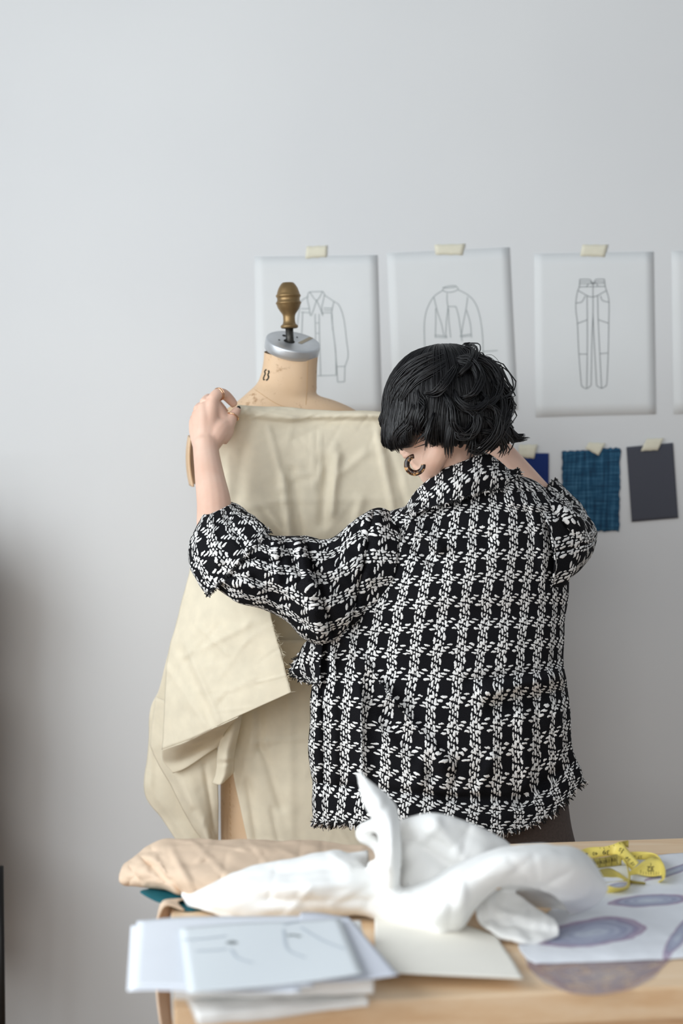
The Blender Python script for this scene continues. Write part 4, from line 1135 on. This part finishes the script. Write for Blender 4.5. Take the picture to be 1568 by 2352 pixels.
o = mesh('flyaway_hairs', v, f, M['hairm'], hair); o['kind'] = 'stuff'
# tortoiseshell open hoop on the left ear
ec = np.array(at(953, 1067, 2.895)); er = 19.5 / F * 2.895
th = np.linspace(math.radians(98), math.radians(362), 48)
L = [ec + er * np.array([math.cos(t) * .97, math.cos(t) * -.22, math.sin(t)]) for t in th]
rr = [.0044 + .0014 * math.sin(math.pi * k / 47) for k in range(48)]
o = mesh('earring', *tube(L, rr, 14)[:2], M['tort']); keep(o, person); o['label'] = 'tortoiseshell hoop earring'

# ------------------------------------------------------------------ things on the table
def ongrid(rows): return [[ont(*p) for p in r] for r in rows]
# tan cloth heap
tanr = ongrid([
    [(300, 1990, .012), (345, 1962, .030), (420, 1950, .035), (520, 1950, .035), (640, 1955, .032), (760, 1962, .03), (900, 1968, .03)],
    [(297, 1982, .024), (343, 1945, .046), (400, 1930, .055), (510, 1926, .056), (640, 1931, .052), (760, 1938, .048), (900, 1946, .046)],
    [(284, 1998, .022), (335, 1965, .045), (400, 1955, .058), (510, 1950, .060), (640, 1955, .056), (760, 1960, .050), (900, 1966, .046)],
    [(280, 2010, .016), (325, 1998, .036), (395, 1990, .050), (500, 1985, .052), (630, 1988, .048), (760, 1988, .044), (900, 1990, .042)],
    [(279, 2022, .010), (320, 2018, .022), (395, 2022, .036), (495, 2022, .038), (620, 2018, .036), (760, 2015, .034), (900, 2015, .034)],
    [(290, 2028, .006), (335, 2034, .010), (410, 2052, .012), (500, 2050, .014), (620, 2045, .014), (760, 2040, .014), (900, 2040, .014)],
    [(300, 2024, .003), (340, 2030, .003), (420, 2044, .003), (500, 2044, .003), (620, 2040, .003), (760, 2036, .003), (900, 2036, .003)]])
G = surf(tanr, 130, 90)
G = folds(G, [(330, 1975, 420, 2050, 8, -.012), (310, 1965, 370, 1960, 7, -.008), (395, 1955, 440, 2045, 9, .010), (365, 1985, 405, 2050, 7, .008), (470, 1950, 560, 1945, 9, -.006), (560, 1952, 680, 1945, 9, .005), (690, 1940, 860, 1950, 7, -.006), (300, 1996, 330, 2024, 5, -.006), (440, 1990, 620, 1968, 9, -.005)])
G = crumple(creases(G, 30, 71, (4, 8), .005, (40, 160)), .006, 9, 71)
tan = sheet('tan_fabric', G, M['tan'], None, .004)
tag(tan, 'heap of tan cloth spilling over the far left corner of the table', 'fabric')
# tan strap hanging off the left end
st = []
def tedge(v_, off=0): return tbl(-off, v_, 0)
for i, (z, o_, w0, w1) in enumerate([(.724, -.02, .40, .47), (.726, .004, .40, .47), (.70, .014, .395, .468), (.66, .016, .39, .463), (.61, .014, .37, .455), (.57, .012, .36, .44), (.545, .010, .365, .425)]):
    row = []
    for k in range(5):
        t = k / 4; p = tedge(w0 * (1 - t) + w1 * t, o_ + .010 * math.sin(t * 6 + i * .5)); p[2] = TZ - .72 + z + .008 * math.sin(t * 4 + i)
        row.append(p)
    st.append(row)
G = surf(st, 24, 40)
o = sheet('tan_strap', G, M['tan'], None, .003); tag(o, 'tan cloth strap hanging down from the left end of the table', 'fabric')
# teal cloth
tl = ongrid([[(345, 2040, .003), (400, 2040, .003), (440, 2044, .003), (480, 2050, .003)], [(322, 2048, .0035), (385, 2064, .003), (430, 2072, .003), (475, 2072, .003)], [(330, 2056, .002), (375, 2076, .002), (425, 2092, .002), (478, 2088, .002)]])
G = crumple(surf(tl, 30, 14), .0015, 30, 75)
o = sheet('teal_fabric', G, M['teal'], None, .0015); tag(o, 'small teal cloth piece under the tan heap at the left table end', 'fabric')

# white crumpled cloth, all lobes fused into one cloth
W = []
def lobe(rows, nu, nv, amp=.004, sc=14, seed=0, thick=.010, fl=None):
    G = surf(ongrid(rows), nu, nv)
    if fl: G = folds(G, fl)
    G = crumple(creases(G, 9, seed, (5, 10), .004, (50, 150)), amp, sc, seed, 3)
    N = normals(G)
    A, B = G + N * thick / 2, G - N * thick / 2
    nv_, nu_ = G.shape[:2]
    V = np.concatenate([A.reshape(-1, 3), B.reshape(-1, 3)]); n = nv_ * nu_
    Fc = gfaces(nv_, nu_) + [q[::-1] for q in gfaces(nv_, nu_, n)]
    bd = [c for c in range(nu_)] + [r * nu_ + nu_ - 1 for r in range(1, nv_)] + [(nv_ - 1) * nu_ + c for c in range(nu_ - 2, -1, -1)] + [r * nu_ for r in range(nv_ - 2, 0, -1)]
    for i in range(len(bd)):
        a, b = bd[i], bd[(i + 1) % len(bd)]
        Fc.append([b, a, a + n, b + n])
    W.append((V, Fc, None))
lobe([[(430, 2052, .006), (500, 2040, .012), (580, 2030, .015), (680, 2015, .02), (765, 2000, .03), (805, 1995, .03), (850, 1998, .03)],
      [(417, 2050, .012), (500, 2019, .034), (580, 1999, .052), (680, 1978, .070), (765, 1957, .085), (803, 1966, .082), (846, 1960, .080)],
      [(420, 2064, .012), (505, 2038, .036), (590, 2020, .056), (690, 2008, .070), (770, 2000, .078), (825, 2002, .074), (850, 2000, .064)],
      [(440, 2080, .010), (520, 2066, .030), (600, 2052, .044), (700, 2046, .056), (790, 2042, .056), (860, 2052, .048), (950, 2064, .046)],
      [(482, 2096, .006), (560, 2090, .018), (650, 2084, .026), (740, 2082, .028), (830, 2082, .028), (920, 2092, .028), (1000, 2106, .028)],
      [(530, 2107, .005), (600, 2108, .006), (700, 2105, .007), (800, 2100, .008), (880, 2108, .008), (955, 2134, .008), (1015, 2146, .008)]], 110, 60, .006, 12, 81, .010,
     [(640, 2010, 850, 1990, 10, -.008), (560, 2040, 800, 2030, 12, .008), (440, 2070, 560, 2110, 6, -.006), (760, 1962, 800, 2000, 8, .008), (620, 2068, 900, 2062, 9, -.006), (850, 2075, 990, 2140, 12, -.008), (900, 2060, 1010, 2120, 12, .010)])
lobe([[(900, 2050, .040), (960, 2034, .058), (1050, 1990, .090), (1150, 1954, .115), (1250, 1946, .118), (1335, 1964, .100), (1392, 2036, .060)],
      [(935, 2068, .050), (1000, 2056, .072), (1080, 2008, .108), (1160, 1968, .135), (1250, 1962, .135), (1330, 1988, .112), (1388, 2048, .054)],
      [(985, 2108, .036), (1038, 2088, .060), (1096, 2040, .090), (1165, 2002, .116), (1240, 2004, .112), (1312, 2040, .080), (1360, 2076, .032)],
      [(1008, 2146, .008), (1058, 2130, .014), (1098, 2074, .052), (1150, 2030, .090), (1215, 2028, .088), (1276, 2056, .062), (1306, 2096, .010)]], 90, 44, .004, 12, 83, .011,
     [(1040, 2030, 1030, 2130, 9, -.008), (1060, 2020, 1060, 2120, 8, .007), (1180, 2005, 1300, 2050, 8, -.004)])
lobe([[(1150, 2020, .090), (1215, 2022, .084), (1290, 2040, .06), (1340, 2070, .02)], [(1150, 2040, .06), (1215, 2045, .05), (1285, 2062, .03), (1325, 2084, .008)], [(1160, 2075, .01), (1215, 2078, .008), (1275, 2086, .006), (1312, 2098, .004)]], 30, 20, .001, 12, 84, .007)
lobe([[(905, 1925, .10), (950, 1925, .10), (1010, 1925, .095), (1070, 1935, .085), (1125, 1955, .075), (1180, 1970, .06)],
      [(905, 1892, .138), (955, 1876, .152), (1010, 1875, .154), (1070, 1893, .140), (1125, 1920, .118), (1175, 1952, .092)],
      [(908, 1915, .128), (955, 1898, .145), (1010, 1898, .146), (1065, 1915, .130), (1110, 1945, .110), (1150, 1970, .090)],
      [(912, 1975, .085), (955, 1965, .100), (1005, 1960, .104), (1050, 1970, .098), (1090, 1985, .09), (1120, 1995, .085)],
      [(912, 2046, .040), (950, 2044, .046), (995, 2030, .060), (1040, 2008, .075), (1070, 2000, .08), (1100, 2000, .08)]], 60, 44, .006, 11, 85, .008,
     [(920, 1910, 1030, 1990, 14, -.008), (1000, 1890, 1060, 1970, 14, .006), (920, 1960, 1000, 1900, 12, .006)])
lobe([[(820, 1775, .215), (823, 1774, .216), (826, 1777, .215)],
      [(825, 1808, .196), (842, 1802, .203), (862, 1806, .198)],
      [(836, 1846, .176), (866, 1838, .188), (902, 1842, .178)],
      [(862, 1890, .152), (890, 1882, .164), (913, 1878, .155)],
      [(874, 1935, .118), (896, 1932, .140), (916, 1932, .126)],
      [(876, 1985, .085), (896, 1985, .105), (917, 1985, .092)],
      [(876, 2036, .046), (894, 2044, .056), (914, 2050, .044)]], 26, 60, .003, 14, 87, .008)
L = [ont(886, 1900, .145), ont(858, 1896, .145), ont(833, 1908, .133), ont(832, 1922, .125), ont(852, 1930, .118), ont(872, 1948, .105), ont(878, 1975, .09), ont(862, 1990, .08), ont(848, 1985, .082)]
W.append(tube(L, [.013, .0135, .012, .011, .0125, .013, .013, .012, .009], 14, 40, True, .8))
lobe([[(1098, 2052, .048), (1145, 2044, .056), (1186, 2058, .046), (1232, 2098, .022)],
      [(1092, 2098, .028), (1160, 2086, .036), (1220, 2094, .030), (1276, 2122, .018)],
      [(1108, 2128, .014), (1165, 2122, .018), (1225, 2128, .020), (1284, 2140, .012)],
      [(1150, 2158, .006), (1190, 2166, .006), (1240, 2164, .006), (1280, 2152, .006)]], 44, 36, .005, 16, 89, .008,
     [(1160, 2100, 1280, 2130, 7, .006), (1150, 2130, 1260, 2140, 7, -.006)])
white = remesh('white_cloth', W, .0026, M['white'], None, 4)
tag(white, 'large crumpled white cloth with one corner standing up in the middle of the table', 'fabric')

# cream card sheet
cr_ = ongrid([[(860, 2085, .006), (960, 2100, .006), (1050, 2120, .006), (1140, 2150, .006)], [(860, 2150, .011), (960, 2155, .012), (1060, 2160, .012), (1155, 2175, .010)], [(860, 2200, .014), (970, 2205, .016), (1080, 2205, .016), (1178, 2208, .014)], [(860, 2232, .016), (980, 2238, .018), (1090, 2243, .018), (1201, 2248, .016)]])
o = sheet('cream_sheet', surf(cr_, 40, 30), M['cream'], None, .0015); tag(o, 'plain cream fabric sheet lying between the papers and the wood', 'fabric')

# folded white cloths under the papers
def slab(name, fl, fr_, depth, z0, h, mat, label, seed, skew=0):
    """folded cloth: front left / front right corners on the table plan, rounded front fold"""
    fl, fr_ = np.array(fl), np.array(fr_)
    e = fr_ - fl; e[2] = 0; L = np.linalg.norm(e); e /= L; n = np.array([-e[1], e[0], 0])
    prof = [(depth, 0), (depth * .5, 0), (.012, 0), (0, h * .5), (.012, h), (depth * .5, h * 1.02), (depth, h)]
    rows_ = []
    for a, z in prof:
        rows_.append([fl + e * L * t + n * (a + skew * t) + np.array([0, 0, z0 - fl[2] + z]) for t in np.linspace(0, 1, 6)])
    # gather the ends
    G = surf(rows_, 60, 60)
    G = crumple(G, .004, 16, seed, 2)
    V = G.reshape(-1, 3); Fc = gfaces(60, 60)
    Fc += [tuple(r * 60 for r in range(60)), tuple(r * 60 + 59 for r in range(59, -1, -1))]
    o = mesh(name, V, Fc, mat, None, True, guv(G)); tag(o, label, 'fabric'); return o
slab('folded_cloth', onz(455, 2352, TZ + 0.0060), onz(846, 2312, TZ + 0.0060), .22, TZ + 0.0035, .014, M['white'], 'lowest folded white cloth jutting over the front table edge', 91)
slab('folded_cloth', onz(397, 2296, TZ + 0.0220), onz(858, 2286, TZ + 0.0220), .24, TZ + 0.0210, .022, M['white'], 'thicker folded white cloth directly under the loose papers', 93)

# papers
def psheet(quad, z, label, mat, sag=0.0, name='paper_sheet', lift=0):
    a, b, c, d = [np.array(onz(x, y, z)) for x, y in quad]
    n = 20; G = np.zeros((n, n, 3))
    for r in range(n):
        for k in range(n):
            s, t = k / (n - 1), r / (n - 1)
            p = (a * (1 - s) + b * s) * (1 - t) + (d * (1 - s) + c * s) * t
            p[2] -= sag * (max(0, .3 - s) / .3) ** 2 + lift * 0
            p[2] += .0016 * math.sin(s * 5 + t * 2)
            G[r, k] = p
    o = sheet(name, G, mat, None, .0006); tag(o, label, 'paper'); return o
psheet([(300, 2120), (700, 2104), (690, 2282), (292, 2272)], TZ + 0.0465, 'lowest white sheet of the loose papers poking out past the table end', M['sheetm'], .004)
psheet([(314, 2112), (720, 2100), (720, 2268), (300, 2266)], TZ + 0.0485, 'white sheet second from the bottom of the loose papers', M['sheetm'], .002)
M['trace'] = plain('grey_tracing_paper', rgb(212, 216, 226), .7)
M['trace2'] = plain('pale_tracing_paper', rgb(226, 232, 236), .7)
psheet([(690, 2096), (800, 2104), (916, 2242), (660, 2262)], TZ + 0.0500, 'greyish tracing sheet sticking out on the right of the papers', M['trace'])
pt_ = psheet([(412, 2132), (782, 2108), (836, 2238), (432, 2284)], TZ + 0.0560, 'topmost tracing sheet with faint pencil marks on the papers', M['trace2'])
M['faint'] = plain('faint_pencil', rgb(196, 204, 212), .9)
tr = bvh(pt_); 
def marks(lines, w, mat):
    parts = []
    for L in lines:
        P_ = [hit(tr, x, y, .0006) for x, y in cr(np.array(L, float), 24)]
        P_ = [p for p in P_ if p is not None]
        if len(P_) > 1: parts.append(ribbon(P_, w, np.array([0, 0, 1.0])))
    v, f, _ = merge(parts); return mesh('pencil_drawing', v, f, mat, pt_, False)
marks([[(524, 2168), (532, 2164), (540, 2168)]], .010, M['pencild'])
marks([[(660, 2150), (672, 2148), (690, 2152)]], .007, M['pencil'])
for L_ in ([[(650, 2125), (690, 2115), (730, 2112)], [(530, 2180), (545, 2200), (580, 2212)], [(690, 2130), (740, 2160), (790, 2180)], [(650, 2135), (660, 2180), (700, 2200)], [(420, 2160), (470, 2156), (520, 2150)], [(450, 2185), (500, 2182), (520, 2180)]]): marks([L_], .004, M['faint'])

# agate printed sheer scarf
mr = ongrid([[(1330, 1992, .002), (1440, 1972, .002), (1568, 1958, .002), (1720, 1944, .002)],
             [(1330, 2035, .002), (1440, 2020, .003), (1568, 2008, .003), (1760, 1995, .002)],
             [(1245, 2105, .002), (1400, 2085, .004), (1568, 2075, .004), (1800, 2060, .003)],
             [(1192, 2160, .002), (1380, 2148, .004), (1568, 2140, .004), (1840, 2120, .003)],
             [(1205, 2196, .004), (1375, 2188, .006), (1568, 2182, .006), (1860, 2165, .005)],
             [(1228, 2213, .002), (1380, 2208, .003), (1568, 2200, .003), (1870, 2180, .002)]])
G = surf(mr, 90, 80); uvm = guv(G); G = crumple(G, .0016, 18, 95); G[..., 2] = np.maximum(G[..., 2], TZ + .0012)
def ovals(G, uv_, L):
    P_ = np.array([proj(p) for p in G.reshape(-1, 3)]); out = []
    near_uv = lambda x, y: uv_[np.argmin((P_[:, 0] - x) ** 2 + (P_[:, 1] - y) ** 2)]
    for x, y, rx, ry, tn in L:
        c_ = near_uv(x, y); ru = rx / 1400; rv = ry / 1400 / .38
        out.append((float(c_[0]), float(c_[1]), ru, rv, tn))
    return out
M['marble'] = marble_cloth('agate_print', ovals(G, uvm, [(1350, 2143, 118, 36, -.25), (1490, 2068, 100, 17, .1), (1545, 2000, 26, 40, .9), (1560, 2150, 18, 50, .2), (1420, 2035, 40, 9, 0)]), False)
scarf = mesh('printed_scarf', G.reshape(-1, 3), gfaces(*G.shape[:2]), M['marble'], None, True, uvm); solid(scarf, .0012, 1)
tag(scarf, 'white sheer scarf printed with purple grey agate ovals on the right of the table', 'fabric')
shr = ongrid([[(1205, 2200, .0025), (1290, 2206, .0025), (1375, 2202, .0025), (1460, 2199, .0025), (1550, 2196, .0025)], [(1215, 2225, .001), (1290, 2235, .001), (1375, 2238, .001), (1455, 2230, .001), (1528, 2215, .001)], [(1250, 2258, .001), (1310, 2280, .001), (1375, 2285, .001), (1440, 2274, .001), (1500, 2246, .001)]])
G = surf(shr, 50, 24); uvm = guv(G)
M['sheer'] = marble_cloth('agate_print_sheer', ovals(G, uvm, [(1390, 2240, 150, 44, 0)]), True)
o = mesh('sheer_edge', G.reshape(-1, 3), gfaces(*G.shape[:2]), M['sheer'], scarf, True, uvm); o['label'] = 'see-through single layer of the scarf'

# yellow tape measure, loosely coiled
tm = empty('tape_measure', ont(1430, 1990, 0)); tag(tm, 'yellow tape measure loosely coiled behind the white cloth', 'tape measure')
def z5(p): return 1280 + p[0] / 5.444, 1900 + p[1] / 5.444
def strip(Ae, Be, ha, hb, mat, n=50, name='tape_strip'):
    ha = ha if hasattr(ha, '__len__') else [ha] * len(Ae); hb = hb if hasattr(hb, '__len__') else [hb] * len(Be)
    a_ = [ont(*z5(p), h) for p, h in zip(Ae, ha)]; b_ = [ont(*z5(p), h) for p, h in zip(Be, hb)]
    m_ = [[(x + y) / 2 for x, y in zip(p, q)] for p, q in zip(a_, b_)]
    G = surf([a_, m_, b_], n, 5)
    o = mesh(name, G.reshape(-1, 3), gfaces(*G.shape[:2]), M[mat], None, True, guv(G)); solid(o, .0007); keep(o, tm); return o
t1 = strip([(190, 330), (380, 256), (580, 243), (700, 212), (800, 184), (880, 280), (1018, 440)], [(250, 385), (390, 392), (600, 362), (720, 352), (795, 400), (850, 460), (925, 535)], [.020, .022, .024, .028, .032, .026, .020], [.006, .006, .008, .010, .014, .014, .010], 'yellow', 70)
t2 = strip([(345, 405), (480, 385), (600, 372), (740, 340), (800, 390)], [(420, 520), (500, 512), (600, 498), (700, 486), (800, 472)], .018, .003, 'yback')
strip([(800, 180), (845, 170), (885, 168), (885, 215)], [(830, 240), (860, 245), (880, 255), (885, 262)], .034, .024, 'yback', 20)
t3 = strip([(740, 338), (820, 400), (872, 520), (885, 660), (842, 745), (720, 755), (560, 705)], [(775, 352), (850, 430), (906, 590), (908, 690), (880, 768), (730, 822), (560, 838)], [.022, .022, .020, .018, .016, .016, .016], [.018, .012, .007, .004, .002, .002, .002], 'yellow', 60)
t4 = strip([(890, 312), (1000, 305), (1130, 312), (1230, 340), (1290, 400), (1325, 480)], [(930, 395), (1000, 405), (1100, 405), (1200, 390), (1250, 420), (1275, 500)], .020, .006, 'yellow')
t5 = strip([(880, 570), (980, 495), (1100, 410), (1215, 372), (1300, 420), (1345, 530), (1335, 640), (1270, 690)], [(900, 604), (1000, 590), (1090, 606), (1190, 615), (1270, 606), (1300, 610), (1300, 650), (1240, 690)], [.012, .018, .022, .024, .024, .022, .016, .006], [.006, .006, .006, .006, .007, .008, .006, .002], 'yellow', 60)
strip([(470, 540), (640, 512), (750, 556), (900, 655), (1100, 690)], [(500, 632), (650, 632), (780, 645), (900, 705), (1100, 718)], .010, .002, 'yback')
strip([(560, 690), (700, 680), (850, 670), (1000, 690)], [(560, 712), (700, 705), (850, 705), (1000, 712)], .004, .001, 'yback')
strip([(215, 335), (330, 410), (440, 490), (490, 525)], [(200, 350), (320, 430), (430, 512), (480, 545)], .016, .010, 'yellow', 24)
M['digits'] = plain('tape_print', rgb(44, 38, 20), .7)
def digits(txt, px, py, size, rot, target):
    c = bpy.data.curves.new('t', 'FONT'); c.body = txt; c.size = size; c.align_x = 'CENTER'; c.align_y = 'CENTER'; c.space_character = 1.15
    t = bpy.data.objects.new('t', c); S.collection.objects.link(t)
    dg = bpy.context.evaluated_depsgraph_get(); me = bpy.data.meshes.new_from_object(t.evaluated_get(dg)); bpy.data.objects.remove(t)
    tree = bvh(target)
    ca_, sa_ = math.cos(rot), math.sin(rot); ok = True; k = F / 2.65
    for vtx in me.vertices:
        x, y = vtx.co.x * ca_ - vtx.co.y * sa_, vtx.co.x * sa_ + vtx.co.y * ca_
        h = hit(tree, px + x * k, py - y * k, .0006)
        if h is None: ok = False; h = np.array(vtx.co) * 0 + np.array(at(px + x * k, py - y * k, 2.6))
        vtx.co = h
    if not ok: bpy.data.meshes.remove(me); return
    me.materials.append(M['digits']); o = bpy.data.objects.new('printed_number', me); link(o, target); o.name = 'printed_number'
for txt, x, y, sz, r, tg in [('39', 605, 312, .0115, math.pi - .1, t1), ('40', 468, 330, .0085, math.pi, t1), ('41', 350, 335, .008, math.pi + .2, t1), ('35', 800, 290, .009, math.pi - .6, t1), ('34', 885, 400, .0075, math.pi - .9, t1), ('33', 945, 460, .0065, math.pi - 1.0, t1), ('32', 1165, 520, .0125, math.pi, t5),
                             ('60', 700, 412, .008, 0, t2), ('61', 625, 428, .008, 0, t2), ('62', 560, 438, .008, 0, t2), ('63', 485, 448, .0075, 0, t2), ('27', 1030, 370, .007, math.pi, t4), ('26', 950, 372, .007, math.pi, t4)]:
    digits(txt, *z5((x, y)), sz, r, tg)
def ticks(L, target):
    tree = bvh(target); parts = []
    for (x0, y0, x1, y1) in L:
        P_ = [hit(tree, *z5((x0 + (x1 - x0) * t, y0 + (y1 - y0) * t)), .0005) for t in np.linspace(0, 1, 6)]
        P_ = [p for p in P_ if p is not None]
        if len(P_) > 2: parts.append(ribbon(P_, .0007, np.array([0, -1.0, .3])))
    if parts:
        v, f, _ = merge(parts); mesh('tick_marks', v, f, M['digits'], target, False)
ticks([(575, 250, 585, 275), (600, 300, 602, 340), (770, 195, 785, 215), (830, 265, 785, 345), (530, 252, 534, 268), (640, 235, 648, 252), (700, 220, 706, 236), (860, 370, 850, 400), (925, 445, 910, 470)], t1)
ticks([(1040 + 32 * i, 560 if i % 4 else 535, 1042 + 32 * i, 600) for i in range(8)] + [(1165, 450, 1168, 600)], t5)
ticks([(450 + 73 * i, 392 - i * 6, 455 + 73 * i, 500 - i * 4) for i in range(5)], t2)
